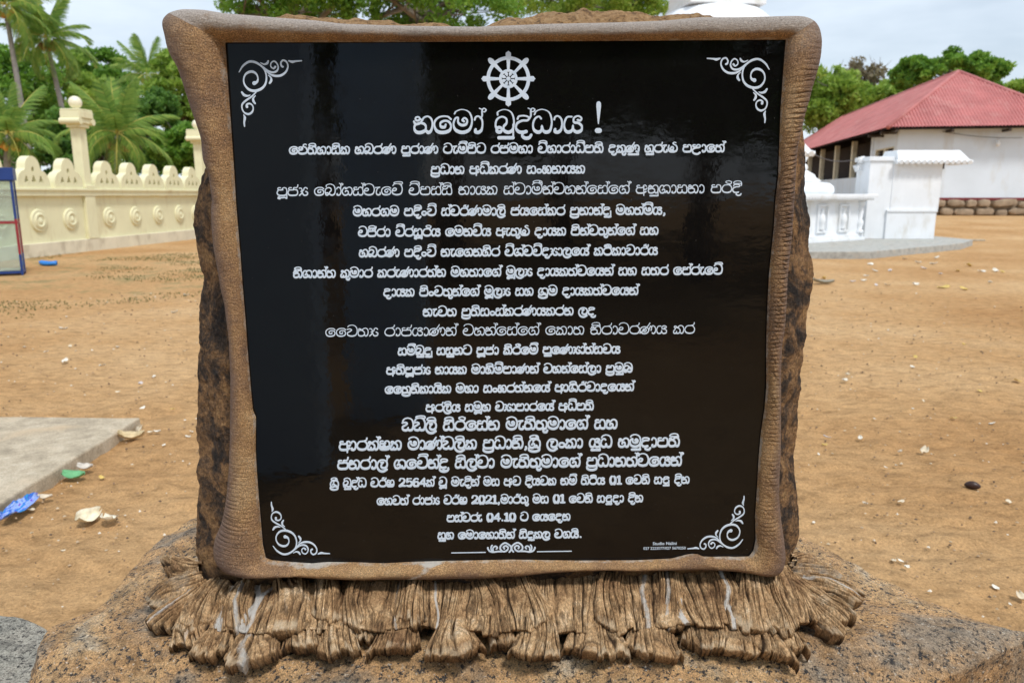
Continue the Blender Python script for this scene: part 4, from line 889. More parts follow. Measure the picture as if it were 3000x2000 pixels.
# right of the memorial: read off the photograph (source pixels)
SR = [(2550,775,15,1),(2562,795,14,1),(2608,794,12,3),(2690,771,12,1),(2735,774,14,1),(2705,787,12,3),(2755,804,12,3),(2537,810,12,1),(2499,826,12,3),(2530,824,12,1),(2567,836,12,3),(2681,836,14,1),(2765,844,24,2),(2822,848,16,2),(2839,780,14,2),(2876,796,16,1),(2916,795,14,1),(2935,798,12,2),(2900,830,14,1),(2807,795,12,2),(2415,817,14,2),(2745,757,10,1),(2600,838,12,0),(2650,760,10,0),
      (2673,1076,14,1),(2682,1048,12,2),(2823,1011,10,2),(2474,1118,16,1),(2483,1101,14,0),(2422,1283,16,3),(2415,1306,12,2),(2521,1286,14,1),(2637,1327,14,1),(2709,1327,24,0),(2673,1199,8,1),(2793,1227,14,2),(2907,1243,12,1),(2535,1479,16,1),(2640,1471,14,0),(2382,1534,10,1),(2618,1646,16,0),(2638,1646,12,1),(2655,1665,14,1),(2916,1723,16,1),(2992,1755,24,0),(2958,1775,10,1),(2953,1473,16,0),(2980,1117,16,2),(2869,1146,10,2),(2455,1200,8,0),(2562,1229,8,1),(2594,1371,8,1),(2626,1366,8,1),(2705,1175,8,0),(2398,1333,8,1),(2439,1332,8,0)]
for px, py, s, c in SR:
    p = P(px, py, 0); sz = s*np.linalg.norm(p-np.array([0, 0, CAMZ]))/2200*1.25
    petal(px, py, sz, c, 'small %s petal fallen on the sand right of the memorial' % ('cream', 'white', 'yellow', 'greyish', 'brown')[c], 'petals fallen right of the memorial')
SL = [(72*1,1019,10,1),(185,966,16,1),(205,1017,10,0),(136,1033,14,1),(190,1062,18,1),(300,1073,22,1),(345,1019,10,1),(512,917,14,1),(546,867,12,1),(452,1107,14,1),(411,1127,14,3),(345,1150,10,0),(418,1198,14,1),(506,1200,10,2),(440,1268,12,0),(460,1268,14,1),(550,1282,12,1),(310,1307,12,1),(298,1402,14,2),(480,1306,10,1),(90,1495,16,0),(560,1265,10,1),(95,1565,10,0),(184,1617,10,0)]
for px, py, s, c in SL:
    p = P(px, py, 0); sz = s*np.linalg.norm(p-np.array([0, 0, CAMZ]))/2200*1.2
    petal(px, py, sz, c, 'small %s petal fallen on the sand left of the memorial' % ('cream', 'white', 'yellow', 'greyish', 'brown')[c], 'petals fallen left of the memorial')
def scrap(name, px, py, L_, W_, curl, col, rz, label, cat, tilt=.2, seed=5):
    me = leafmesh(name, L_, W_, curl, seed, 12, 7, .002); me.materials.append(flat(col, .5)); o = put(name, me); p = P(px, py, 0)
    o.location = tuple(p+np.array([0, 0, .012])); o.rotation_euler = (tilt, .1, rz); return tag(o, label, cat)
scrap('dry_leaf', 250, 1528, .14, .085, .9, (.80, .72, .54), 1.25, 'large cream dry petal leaning upright, left one of a pair', 'petal', .6, 3)
scrap('dry_leaf', 318, 1532, .095, .08, .8, (.80, .72, .56), 2.6, 'small cream dry petal, right one of a pair on bare sand', 'petal', .3, 4)
scrap('dry_leaf', 385, 1290, .16, .07, .9, (.62, .50, .30), .35, 'curled pale brown dry leaf lying at the corner of the concrete slab', 'leaf', .3, 8)
scrap('dry_leaf', 398, 1268, .13, .04, .8, (.70, .60, .44), 2.0, 'narrow dry leaf standing against the concrete slab corner', 'leaf', .9, 9)
scrap('green_wrapper', 216, 1404, .12, .085, .7, (.16, .42, .20), .2, 'crumpled green leaf beside the concrete slab edge', 'leaf', .15, 10)
scrap('pale_leaf', 250, 1378, .09, .06, .8, (.60, .55, .48), .1, 'greyish curled leaf just behind the green one', 'leaf', .2, 11)
scrap('pale_leaf', 133, 1466, .07, .035, .8, (.70, .60, .46), .3, 'pale curled leaf at the tip of the blue wrapper', 'leaf', .2, 12)
# blue wrapper
wm, wt, wb, wc_ = NM('printed_plastic_wrapper'); o_ = wc_.outputs['Object']
setc(wt, wb, ramp(wt, noise(wt, o_, 22, 3, .6, (1, 3, 1)), [(.35, (.02, .30, .52)), (.48, (.03, .12, .58)), (.58, (.35, .50, .80)), (.68, (.16, .08, .50))]), .25, .5)
me = leafmesh('x', .24, .07, .25, 21, 26, 9, .003)
vv_ = np.zeros(len(me.vertices)*3); me.vertices.foreach_get('co', vv_); vv_ = vv_.reshape(-1, 3); vv_[:, 1] *= 1.0; vv_[:, 2] += .012*vn(vv_*40)+.01; me.vertices.foreach_set('co', vv_.ravel()); me.materials.append(wm)
o = put('plastic_wrapper', me); _a, _b = P(0, 1536, 0), P(110, 1466, 0); o.location = tuple((_a+_b)/2+np.array([0, 0, .01])); o.rotation_euler = (.35, 0, math.atan2(_b[1]-_a[1], _b[0]-_a[0])); o.scale = (np.linalg.norm(_b-_a)/.24, 1.15, 1.15); tag(o, 'shiny blue and violet plastic wrapper on the sand by the concrete slab', 'wrapper')
me = leafmesh('plastic_bag', .42, .22, .3, 31, 14, 7, .07); me.materials.append(flat((.04, .25, .75), .4)); o = put('plastic_bag', me); o.location = tuple(P(143, 778, 0)+np.array([0, 0, .06])); o.rotation_euler = (0, 0, -.1)
tag(o, 'crumpled bright blue plastic bag on the sand before the cream wall', 'bag')
b = MB(); b.lathe([(.002, 0)]+[(.02*math.sin(a)*(1+.2*math.cos(a)), .02-.02*math.cos(a)) for a in np.linspace(.3, 2.9, 8)]+[(.002, .04)], 12); o = b.build('seed_pod', flat((.05, .025, .02), .35), smooth=True)
o.location = tuple(P(2848, 1431, 0)); o.scale = (2.0, 1.1, 1.1); o.rotation_euler = (0, 0, -.5); tag(o, 'dark brown seed pod lying alone on the sand at right', 'seed pod')
o = scrap('grey_debris', 2410, 832, .42, .16, .5, (.33, .32, .26), .1, 'grey green clump of debris on the sand beside the right of the memorial', 'debris', .1, 33)
o = scrap('paper_scrap', 2884, 650, .75, .30, .3, (.80, .82, .84), .1, 'white paper scrap on the sand below the stone plinth', 'paper', .1, 34)

# ================================================================== WHITE PLATFORM, SHRINES, ALTAR, STUPA
def platform():
    poly = [(4, 19.1), tuple(P(2547, 758, 0)[:2]), tuple(P(2814, 731, 0)[:2]), (14.75, 24.2), (14.6, 27.4), (4, 27.6)]
    m = MB(); m.prism(poly, -.05, .185); o = m.build('platform', CONC2, bevel=.015); tag(o, 'low pale concrete platform under the white shrines', 'platform')
    b = MB(); q = P(2840, 707, 0); b.box(q[0]-.4, q[0]+.5, q[1]-.1, q[1]+.1, 0, .07); o = b.build('kerb_stone', CONC, bevel=.02); tag(o, 'short dark kerb stone lying off the right end of the platform', 'kerb')
platform()
def tiled_roof(r, x0, x1, y0, y1, z0, z1, inset):
    """white hipped cap with a scalloped drip edge"""
    b = MB(); V = [(x0, y0, z0), (x1, y0, z0), (x1, y1, z0), (x0, y1, z0), (x0+.06, y0+inset, z1), (x1-inset, y0+inset, z1), (x1-inset, y1-inset, z1), (x0+.06, y1-inset, z1)]
    b.add(V, [(3, 2, 1, 0), (4, 5, 6, 7), (0, 1, 5, 4), (1, 2, 6, 5), (2, 3, 7, 6), (3, 0, 4, 7)]); b.build('cap_roof', WHITE, r, bevel=.02)
    n = int((x1-x0)/.17); sc = MB()
    for i in range(n):
        x = x0+(i+.5)*(x1-x0)/n; sc.tube([(x, y0-.015, z0+.0), (x, y0+.10, z0+.03)], .07, 8)
    n = int((y1-y0)/.17)
    for i in range(n):
        y = y0+(i+.5)*(y1-y0)/n
        for x in (x0, x1): sc.tube([(x-.015 if x == x0 else x+.015, y, z0), (x+.1 if x == x0 else x-.1, y, z0+.03)], .07, 8)
    sc.build('scalloped_edge', WHITE, r)
def shrine(loc, rz, label, mirror=1):
    r = thing('white_shrine', label, 'shrine', loc, rz=rz)
    b = MB(); b.box(-.02, 1.58, -.02, 1.0, 0, .86); b.build('base', WHITE, r, bevel=.01)
    b = MB(); b.box(-.03, 1.60, -.05, 1.0, .861, .93); b.build('ledge', WHITE, r, bevel=.01)
    b = MB(); b.box(.10, 1.66, .04, 1.0, .931, 2.40); b.build('body', WHITE, r, bevel=.01)
    tiled_roof(r, .10, 2.45, -.22, 1.15, 2.42, 2.80, .28)
    b = MB(); b.box(2.42, 2.44, .1, .3, 2.2, 2.4) if False else b.box(1.70, 1.80, .2, .3, 2.22, 2.40); b.build('bracket', WOODD, r)
    b = MB(); b.box(-.66, .098, .05, 1.0, 0, 2.46); b.build('side_wing', WHITE, r, bevel=.015)
    b = MB(); b.box(-.72, .09, .0, 1.06, 2.461, 2.60); b.build('wing_cap', WHITE, r, bevel=.015)
    b = MB(); b.tube([(-.62, .6, 2.55), (-.78, .58, 2.50), (-.88, .56, 2.32), (-.84, .56, 2.20), (-.74, .56, 2.24)], [.10, .12, .11, .09, .05], 10); b.build('scroll_bracket', WHITE, r, smooth=True)
    return r
sp_ = P(2592, 700, .185)
SH = shrine(tuple(sp_), 0, 'white masonry shrine with overhanging scalloped roof right of the small stupa')
b = MB(); c = Q(2552, 503, 25.28)
b.tube([tuple(c+np.array(d)) for d in ((-.20, 0, -.10), (-.08, 0, -.04), (0, 0, .02), (.10, 0, .03), (.17, 0, .10))], [.02, .05, .07, .05, .02], 8); b.tube([tuple(c+np.array(d)) for d in ((-.03, 0, 0), (-.06, 0, -.12))], .02, 6)
o = b.build('crow', paint('plain_black', (.012, .012, .015), .5), smooth=True); tag(o, 'black shape set against the white side wing', 'bird')  # small tapered black form in front of the white wing
s2 = Q(2388, 443, 19.4); shrine((s2[0]-2.45, 19.62, .185), 0, 'white masonry shrine mostly hidden behind the memorial with its roof corner showing')
def altar():
    A, B = P(2534, 703, .185), P(2376, 713, .185); d = (A-B)[:2]; d /= np.linalg.norm(d); ang = math.atan2(d[1], d[0])
    r = thing('altar_table', 'white carved pedestal with niches carrying a small stupa', 'altar', (A[0], A[1], .185), rz=ang); Ln = 4.2; D = 2.0
    b = MB(); b.box(-Ln, 0, 0, D, 0, .10); b.box(-Ln+.04, -.04, .04, D-.04, .101, .20); b.build('base', WHITE, r, bevel=.012)
    b = MB(); b.box(-Ln+.1, -.10, .12, D-.1, .20, 1.24); b.build('body', WHITE, r)
    b = MB(); b.box(-Ln-.12, .14, -.12, D+.1, 1.24, 1.33); b.box(-Ln-.2, .22, -.2, D+.2, 1.331, 1.43); b.build('top_slab', WHITE, r, bevel=.015)
    sc = MB()
    for i in range(int((Ln+.4)/.14)): sc.tube([(-Ln-.18+i*.14, -.20, 1.33), (-Ln-.18+i*.14, -.10, 1.34)], .055, 8)
    sc.build('scalloped_edge', WHITE, r)
    for k in range(5):
        x = -1.15-k*1.15
        if x < -Ln+.3: break
        b = MB()
        for a in ((x-.28, x-.22, .34, 1.06), (x+.22, x+.28, .34, 1.06), (x-.28, x+.28, 1.061, 1.12), (x-.28, x+.28, .28, .339)): b.box(a[0], a[1], .05, .12, a[2], a[3])
        b.build('niche_frame', WHITE, r, bevel=.008)
        b = MB(); b.lathe([(.02, 0), (.10, .0), (.07, .06), (.11, .2), (.13, .32), (.08, .45), (.05, .5), (.07, .58), (.02, .64)], 14, (x, .12)); b.v = [(a, c, d+.36) for a, c, d in b.v]; b.build('niche_carving', WHITE, r, smooth=True)
    for x in (-.22, -Ln+.22):
        b = MB(); b.lathe([(.13, .2), (.13, .3), (.07, .36), (.11, .5), (.11, .58), (.06, .66), (.09, .9), (.06, 1.05), (.12, 1.12), (.13, 1.24)], 18, (x, .10)); b.build('baluster', WHITE, r, smooth=True)
altar()
def small_stupa():
    c = Q(2338, 570, 24.2); z = 1.6145; r = thing('small_stupa', 'small white domed stupa standing on the white pedestal', 'stupa', (c[0], c[1], z))
    b = MB(); b.lathe([(1.03, 0), (1.06, .10), (1.02, .24), (.9, .33), (.62, .36)], 40); b.build('dome_base', WHITE, r, smooth=True)
    b = MB(); b.lathe([(.64, .361), (.64, .42), (.50, .50), (.44, .60), (.30, .68), (.24, .72)], 32); b.build('dome', WHITE, r, smooth=True)
    b = MB(); b.lathe([(.20, .72), (.24, .82), (.2, .9), (.13, .95), (.20, 1.05), (.23, 1.15), (.16, 1.25), (.1, 1.3), (.02, 1.55)], 24); b.build('spire', WHITE, r, smooth=True)
small_stupa()
def big_stupa():
    r = thing('large_stupa', 'large white dagoba whose square top shows above the memorial', 'stupa', (7.55, 30, 0)); z1_ = 8.35
    b = MB(); b.lathe([(3.25, 0), (3.25, .5), (3.15, .52), (3.1, 1.0), (2.95, 1.02), (2.9, 1.5), (2.75, 1.55), (2.75, 1.8)], 48); b.build('terrace', WHITE, r, angle=40)
    b = MB(); b.lathe([(2.72, 1.8), (2.9, 2.8), (2.95, 3.8), (2.85, 5.0), (2.6, 6.2), (2.35, 7.2), (2.1, 7.9), (1.75, 8.2), (1.2, 8.4)], 64); b.build('dome', WHITE, r, smooth=True)
    b = MB(); b.box(-1.32, 1.32, -1.32, 1.32, 8.36, 9.6); b.box(-1.42, 1.42, -1.42, 1.42, 8.30, 8.52); b.box(-1.5, 1.5, -1.5, 1.5, 9.602, 9.8); o = b.build('square_chamber', WHITE, r, bevel=.02); o.rotation_euler = (0, 0, .12)
    b = MB(); b.lathe([(.9, 9.8), (.8, 10.2), (.75, 10.5), (.6, 11), (.35, 13), (.12, 14.4), (.02, 14.8)], 32); b.build('spire', WHITE, r, smooth=True)
big_stupa()

# ================================================================== RED ROOFED HALL
def hall():
    U = Vector((1, -.172, 0)).normalized(); Vv = Vector((.172, 1, 0)).normalized()
    g = .47; ez = 5.09-g; C = Vector((20.3, 42, g)); r = thing('red_roofed_hall', 'white hall with faded red hipped roof and open columned side', 'building', tuple(C), rz=math.atan2(U.y, U.x))
    # local: x along front, y depth, z up; (0,0) = eave corner
    ov = .85; Wf = 10.04; Lr = 36; h = Wf/2; rise = 3.48
    def slope(name, p00, p10, p01, p11, nrib, rows):
        nu, nv = nrib*4+1, rows*2+1; u = np.linspace(0, 1, nu)[:, None, None]; v = np.linspace(0, 1, nv)[None, :, None]
        p00, p10, p01, p11 = [np.array(q, float) for q in (p00, p10, p01, p11)]
        S = (p00*(1-u)+p10*u)*(1-v)+(p01*(1-u)+p11*u)*v
        return S
    def roofface(a, b_, apex_a, apex_b, along):
        """eave a->b_, top apex_a->apex_b; ribs keep a constant spacing along the eave direction"""
        a, b_, ta, tb = [np.array(q, float) for q in (a, b_, apex_a, apex_b)]; e = b_-a; Le = np.linalg.norm(e); e /= Le
        n = int(Le/.17*5); nv = 40; xs = np.linspace(0, Le, n)
        sl = (ta-a); sl -= e*np.dot(sl, e); Ls = np.linalg.norm(sl); sl /= Ls; Nn = np.cross(e, sl); Nn *= np.sign(Nn[2])
        s0 = np.dot(ta-a, e); s1 = np.dot(tb-a, e)
        V = np.zeros((n, nv, 3))
        for j, f in enumerate(np.linspace(0, 1, nv)):
            lo = s0*f; hi = Le+(s1-Le)*f; x = np.clip(xs, lo, max(hi, lo+1e-3))
            rib = np.abs(np.sin(x/.17*math.pi))**.6; stp = (f*Ls/.42) % 1
            V[:, j] = a+e*x[:, None]+sl*(f*Ls)+Nn*(.085*rib+.03*(1-stp)+.01)[:, None]
        return V
    z0, z1_ = ez, ez+rise
    A = (0, 0, z0); B = (Wf, 0, z0); Ap = (h, h, z1_); A2 = (h, Lr-h, z1_); D = (0, Lr, z0); E = (Wf, Lr, z0)
    for nm, q in (('front_roof', (A, B, Ap, Ap)), ('left_roof', (D, A, A2, Ap)), ('right_roof', (B, E, Ap, A2)), ('rear_roof', (E, D, A2, A2))):
        put('roof_sheet', grid('roof_sheet', roofface(*q, None), smooth=False), REDROOF, r)
    for p, q in ((A, Ap), (B, Ap), (Ap, A2), (D, A2), (E, A2)):
        b = MB(); b.tube([tuple(Vector(p)+Vector((0, 0, .07))), tuple(Vector(q)+Vector((0, 0, .07)))], .12, 10); b.build('ridge_tile', REDROOF, r, smooth=True)
    # soffit
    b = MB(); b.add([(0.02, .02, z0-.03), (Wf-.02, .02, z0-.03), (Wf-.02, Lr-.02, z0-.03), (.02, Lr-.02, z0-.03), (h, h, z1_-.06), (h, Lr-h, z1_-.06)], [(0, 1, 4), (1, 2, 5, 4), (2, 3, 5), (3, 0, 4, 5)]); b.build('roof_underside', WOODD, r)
    for x in (.4, 3.2, 6.0, 9): b = MB(); b.box(x, x+.12, .0, ov+.1, z0-.20, z0-.06); b.build('rafter_end', WOODD, r)
    for y in (1.2, 3.6): b = MB(); b.box(.0, ov+.1, y, y+.12, z0-.20, z0-.06); b.build('rafter_end', WOODD, r)
    pz = .93                                       # top of stone plinth
    b = MB(); b.box(ov, Wf-ov, ov, ov+.22, pz, z0); b.build('front_wall', WALLW, r)
    b = MB(); b.box(ov+.02, Wf-ov-.02, ov-.015, ov+.2, pz-.10, pz+.03); b.build('red_band', REDP, r)
    # left wall with window
    y1 = ov+4.6
    wb_ = MB(); X0, X1 = ov, ov+.22; wy0, wy1, wz0, wz1 = ov+.6, ov+4.0, pz+1.35, z0-.85
    wb_.box(X0, X1, ov+.222, wy0, pz, z0); wb_.box(X0, X1, wy1, y1, pz, z0); wb_.box(X0, X1, wy0, wy1, pz, wz0); wb_.box(X0, X1, wy0, wy1, wz1, z0); wb_.build('side_wall', WALLW, r)
    f = MB()
    for a in ((wy0, wy1, wz0, wz0+.07), (wy0, wy1, wz1-.07, wz1), (wy0, wy0+.07, wz0+.07, wz1-.07), (wy1-.07, wy1, wz0+.07, wz1-.07), ((wy0+wy1)/2-.15, (wy0+wy1)/2+.15, wz0+.07, wz1-.07)): f.box(X0-.03, X0+.12, *a)
    f.build('window_frame', CREAMD, r)
    # corner pillar and open verandah
    for i, y in enumerate((y1, y1+4.6, y1+9.2, y1+13.8, y1+18.4, y1+23)):
        b = MB(); b.box(ov-.05, ov+.25, y, y+(.45 if i == 0 else .35), pz+(0 if i == 0 else 1.30), z0); b.build('column', WALLW if i == 0 else CREAMD, r, bevel=.02)
    b = MB(); b.box(ov, ov+.2, y1+.46, Lr-ov, pz, pz+1.30); b.build('parapet', WALLW, r)
    b = MB(); b.box(ov+.9, Wf-ov-.3, ov+.5, Lr-ov, pz-.5, z0-.1); b.build('interior_shade_block', INSHADE, r)  # solid dark block: the shade inside the hall put in as colour
    b = MB(); b.box(Wf-ov-.2, Wf-ov, ov+.3, Lr-ov, pz, z0); b.build('right_wall', WALLW, r)
    # stone plinth, stone by stone along front and left side
    rg = random.Random(3)
    for side in (0, 1):
        for row in range(2):
            s = (-.1 if side == 0 else .3)+.25*row; end = Wf-.6 if side == 0 else 9
            while s < end:
                w = rg.uniform(.45, 1.35); hh = .46; jz = rg.uniform(-.07, .05); tl = rg.uniform(-.10, .10); dp = rg.uniform(-.06, .08)
                n = 14; V = []; zc = row*hh+hh/2-.04
                cen = (ov+s+w/2-.2, ov-.02) if side == 0 else (ov-.02, ov+s+w/2)
                bm = MB(); prof = []
                for a in np.linspace(-math.pi/2, math.pi/2, 5): prof.append((math.cos(a)**.45, math.sin(a)))
                for cr_, sz in prof:
                    for k in range(n):
                        th = 2*math.pi*k/n; cc, ss = math.cos(th), math.sin(th); rr = cr_*(1+rg.uniform(-.06, .06))
                        sx = math.copysign(abs(cc)**.5, cc)*w/2*rr*.97; sy = math.copysign(abs(ss)**.5, ss)*.28*rr-dp
                        V.append((cen[0]+(sx if side == 0 else sy), cen[1]+(sy if side == 0 else sx), zc+jz+sz*hh/2*rg.uniform(.86, 1.0)+tl*(sx)))
                m_ = len(prof); bm.add(V, [(i*n+k, i*n+(k+1) % n, (i+1)*n+(k+1) % n, (i+1)*n+k) for i in range(m_-1) for k in range(n)]+[tuple(range(n-1, -1, -1)), tuple(range((m_-1)*n, m_*n))])
                bm.build('stone', STONE, r, angle=50); s += w+.02
    b = MB(); b.box(ov+.1, Wf-ov, ov+.05, Lr-ov, -.3, pz-.1); b.build('plinth_core', STONE, r)
    return r
hall()
def cables():
    cm = paint('grey_cable', (.10, .10, .11), .6)
    b = MB(); p0, p1 = Q(2360, 440, 38), Q(2500, 470, 41.5); b.tube([tuple(p0+(p1-p0)*f+np.array([0, 0, -.25*math.sin(f*math.pi)])) for f in np.linspace(0, 1, 12)], .025, 6); o = b.build('cable', cm); tag(o, 'thin cable sagging across the open columned side of the hall', 'cable')
    b = MB(); p0, p1 = Q(2760, 385, 42.2), Q(2995, 404, 41.2); b.tube([tuple(p0+(p1-p0)*f+np.array([0, 0, -.12*math.sin(f*math.pi)])) for f in np.linspace(0, 1, 12)], .02, 6); o = b.build('cable', cm); tag(o, 'thin cable running under the eave along the white front wall', 'cable')
    c = Q(2926, 404, 41.6); r = thing('hanging_bulb', 'white bulb hanging from the cable under the red eave', 'light bulb', tuple(c))
    b = MB(); b.lathe([(.04, .0), (.05, -.12), (.10, -.22), (.12, -.32), (.08, -.42), (.01, -.45)], 14); b.build('bulb', WHITE, r, smooth=True)
    b = MB(); b.tube([(0, 0, .16), (0, 0, 0)], .03, 8); b.build('holder', WHITE, r)
cables()

# ================================================================== PALMS
def frond_mesh(L, seed, droop, young):
    rg = np.random.default_rng(seed); n = 56; t = np.linspace(0, 1, n)
    ang = .0-droop*t**1.5; dx = np.cos(ang); dz = np.sin(ang); X = np.cumsum(dx)*L/n; Z = np.cumsum(dz)*L/n
    V = []; F = []; tone = []
    # rib
    rw = .035*L/3*(1-t*.85)
    for i in range(n):
        V += [(X[i], -rw[i], Z[i]), (X[i], 0, Z[i]+rw[i]), (X[i], rw[i], Z[i])]; tone += [1, 1, 1]
    RF = []
    for i in range(n-1):
        for k in range(2): a = 3*i+k; RF.append((a, a+3, a+4, a+1))
    for i in range(5, n):
        for s in (-1, 1):
            ln = L*.27*math.sin(min(1, t[i]*.9+.12)*math.pi)**.55*rg.uniform(.85, 1.1)+.05; f = .75+.3*t[i]; hang = .55+.5*rg.random()+.3*droop*.3
            w = .017*L/3*1.5; b0 = len(V); px, pz = X[i], Z[i]
            d = np.array([f*.55, s*.8, -hang*.55]); d /= np.linalg.norm(d); mid = np.array([px, 0, pz])+d*ln*.5; d2 = np.array([f*.5, s*.5, -hang*1.15]); d2 /= np.linalg.norm(d2); tip = mid+d2*ln*.5
            tn = np.clip(rg.normal(.42, .18), 0, .9)
            V += [(px-w, 0, pz), (px+w, 0, pz), tuple(mid+np.array([w, 0, 0])), tuple(mid-np.array([w, 0, 0])), tuple(tip+np.array([w*.2, 0, 0])), tuple(tip-np.array([w*.2, 0, 0]))]; tone += [tn]*6
            F += [(b0, b0+1, b0+2, b0+3), (b0+3, b0+2, b0+4, b0+5)]
    me = raw('frond', V, RF+F, False, {'tone': tone}, [1]*len(RF)+[0]*len(F)); me.materials.append(PALM); me.materials.append(RIB); return me
def palm(loc, Hc, L, seed, label, coco, lean=(0, 0), nf=22, group='coconut palms behind the cream wall'):
    r = thing('coconut_palm', label, 'palm tree', loc, group); rg = random.Random(seed)
    cx, cy = lean; pts = [(cx*f**1.6, cy*f**1.6, Hc*f) for f in np.linspace(0, 1, 10)]
    b = MB(); b.tube(pts, [.26*(1-.45*f) if f > 0 else .3 for f in np.linspace(0, 1, 10)], 10); b.build('trunk', PBARK, r, smooth=True)
    ms = [frond_mesh(L, seed*10+k, dr, 0) for k, dr in enumerate((.5, 1.1, 1.7, 2.2))]
    for i in range(nf):
        f = i/nf; el = math.radians(82-118*f+rg.uniform(-7, 7)); az = i*2.399+rg.uniform(-.2, .2)
        k = 0 if f < .22 else 1 if f < .5 else 2 if f < .8 else 3
        o = put('frond', ms[k], None, r); o.location = (cx, cy, Hc+.1); o.rotation_euler = (rg.uniform(-.25, .25), -el, az); s = rg.uniform(.85, 1.08); o.scale = (s, s, s)
    for i in range(9):
        a = i*2.4; b = MB(); rr = .17; c = (cx+.42*math.cos(a), cy+.42*math.sin(a), Hc-.30-.16*(i % 3))
        b.lathe([(.01, -.22)]+[(rr*math.sin(q), -.21*math.cos(q)) for q in np.linspace(.4, 2.7, 6)]+[(.01, .22)], 9); b.v = [(x+c[0], y+c[1], z+c[2]) for x, y, z in b.v]; b.build('coconut', coco, r, smooth=True)
def palm_at(px, py, Y, L, seed, label, coco, lean=(0, 0), nf=22):
    p = Q(px, py, Y); palm((p[0]-lean[0], p[1]-lean[1], 0), p[2], L, seed, label, coco, lean, nf)
palm_at(135, 118, 60, 4.0, 1, 'tall coconut palm with grey trunk behind the lamp post', COCOG, (-1.2, 0), 26)
palm_at(25, 398, 42, 3.2, 2, 'low coconut palm with orange nuts at the left edge above the wall', COCO, (.6, 0), 22)
palm_at(345, 398, 40, 3.1, 3, 'low spreading palm directly right of the first lamp post', COCOG, (.3, 0), 24)
palm_at(432, 222, 68, 3.8, 4, 'distant palm with orange nuts between the tall palm and the memorial', COCO, (.5, 0), 20)
palm_at(15, 22, 56, 4.2, 5, 'palm crown cut off by the top left corner', COCO, (-.5, 0), 22)

# ================================================================== BROADLEAF TREES
def tree(loc, H, rx, rz, seed, label, leafm, leaf=.16, n=9000, trunk_h=None, clumps=46, zc=None, group=None, bare=False, name='broadleaf_tree', ry=None, density=1.0, cat='tree', limbs=7):
    rg = np.random.default_rng(seed); r = thing(name, label, cat, loc, group); ry = ry or rx
    zc = zc if zc is not None else H-rz
    th = trunk_h or zc-rz*.4
    # clump centres spread through the crown volume, biased outward
    d = rg.normal(size=(clumps, 3)); d /= np.linalg.norm(d, axis=1, keepdims=True); rad = rg.uniform(.30, 1, clumps)**.6
    C = d*rad[:, None]*np.array([rx, ry, rz])*.82+np.array([0, 0, zc]); clumps = int(clumps*1.5); rad = rg.uniform(.25, 1, clumps)**.6; d = rg.normal(size=(clumps, 3)); d /= np.linalg.norm(d, axis=1, keepdims=True); C = d*rad[:, None]*np.array([rx, ry, rz])*.86+np.array([0, 0, zc]); cs = rg.uniform(.11, .27, clumps)*min(rx, rz*1.3)
    b = MB(); tr = max(.14, H*.026); b.tube([(0, 0, -.1), (.1*tr, 0, th*.4), (.4*tr, .2*tr, th*.8), (.2*tr, 0, th)], [tr*1.3, tr, tr*.85, tr*.75], 10)
    b.build('trunk', BARK, r, smooth=True)
    for k in range(limbs):
        e = C[k % clumps]; s = np.array([.2*tr, 0, th*rg.uniform(.8, 1)]); m1 = s+(e-s)*.4+np.array([rg.normal(0, .1*rx), rg.normal(0, .1*rx), .12*rz]); m2 = s+(e-s)*.72+rg.normal(0, .06*rx, 3)
        lb = MB(); lb.tube([tuple(s), tuple(m1), tuple(m2), tuple(e)], [tr*.55, tr*.38, tr*.22, tr*.08], 7)
        for q in range(3):
            e2 = C[rg.integers(clumps)]; 
            if np.linalg.norm(e2-m2) < rx*1.1: lb.tube([tuple(m2), tuple((m2+e2)/2+rg.normal(0, .05*rx, 3)), tuple(e2)], [tr*.2, tr*.12, tr*.04], 5)
        lb.build('limb', BARK, r, smooth=True)
    per = rg.multinomial(n, cs**2/np.sum(cs**2)); P_, T_ = [], []
    for c, s, k in zip(C, cs, per):
        q = rg.normal(size=(k, 3)); q /= np.linalg.norm(q, axis=1, keepdims=True)+1e-9
        q = q*(rg.random(k)**.45)[:, None]*s*np.array([1.15, 1.15, .8]); P_.append(c+q)
        T_.append(np.clip(rg.normal(.40, .10)+rg.normal(0, .15, k), 0, 1))
    P_ = np.vstack(P_); T_ = np.concatenate(T_); k = len(P_)
    a = rg.normal(size=(k, 3)); a /= np.linalg.norm(a, axis=1, keepdims=True); nrm = rg.normal(size=(k, 3))+np.array([0, 0, .9]); bb_ = np.cross(a, nrm); bb_ /= np.linalg.norm(bb_, axis=1, keepdims=True)+1e-9
    ls = leaf*rg.uniform(.6, 1.25, k)[:, None]
    V = np.stack([P_-a*ls, P_+bb_*ls*.45, P_+a*ls, P_-bb_*ls*.45], 1)
    put('crown', raw('crown', V.reshape(-1, 3), np.arange(4*k).reshape(-1, 4), False, {'tone': np.repeat(T_, 4)}), leafm, r)
    if bare:
        tb = MB()
        for q in range(90):
            e = C[rg.integers(clumps)]; d2 = rg.normal(0, 1, 3); d2[2] = abs(d2[2])+.4; d2 /= np.linalg.norm(d2); tb.tube([tuple(e), tuple(e+d2*rx*.25), tuple(e+d2*rx*.45+rg.normal(0, .06*rx, 3))], [.04, .025, .012], 4)
        tb.build('bare_twigs', BARK, r)
    return r
def tree_at(px, py, Y, wpx, hpx, seed, label, leafm, **kw):
    """crown centre pixel, depth, half-width and half-height in source pixels"""
    p = Q(px, py, Y); k = Y/2200*.98; rx, rz = wpx*k, hpx*k
    return tree((p[0], p[1], 0), p[2]+rz, rx, rz, seed, label, leafm, zc=p[2], leaf=kw.pop('leaf', .22*Y/60), **kw)
gB = 'leafy trees behind the cream wall'
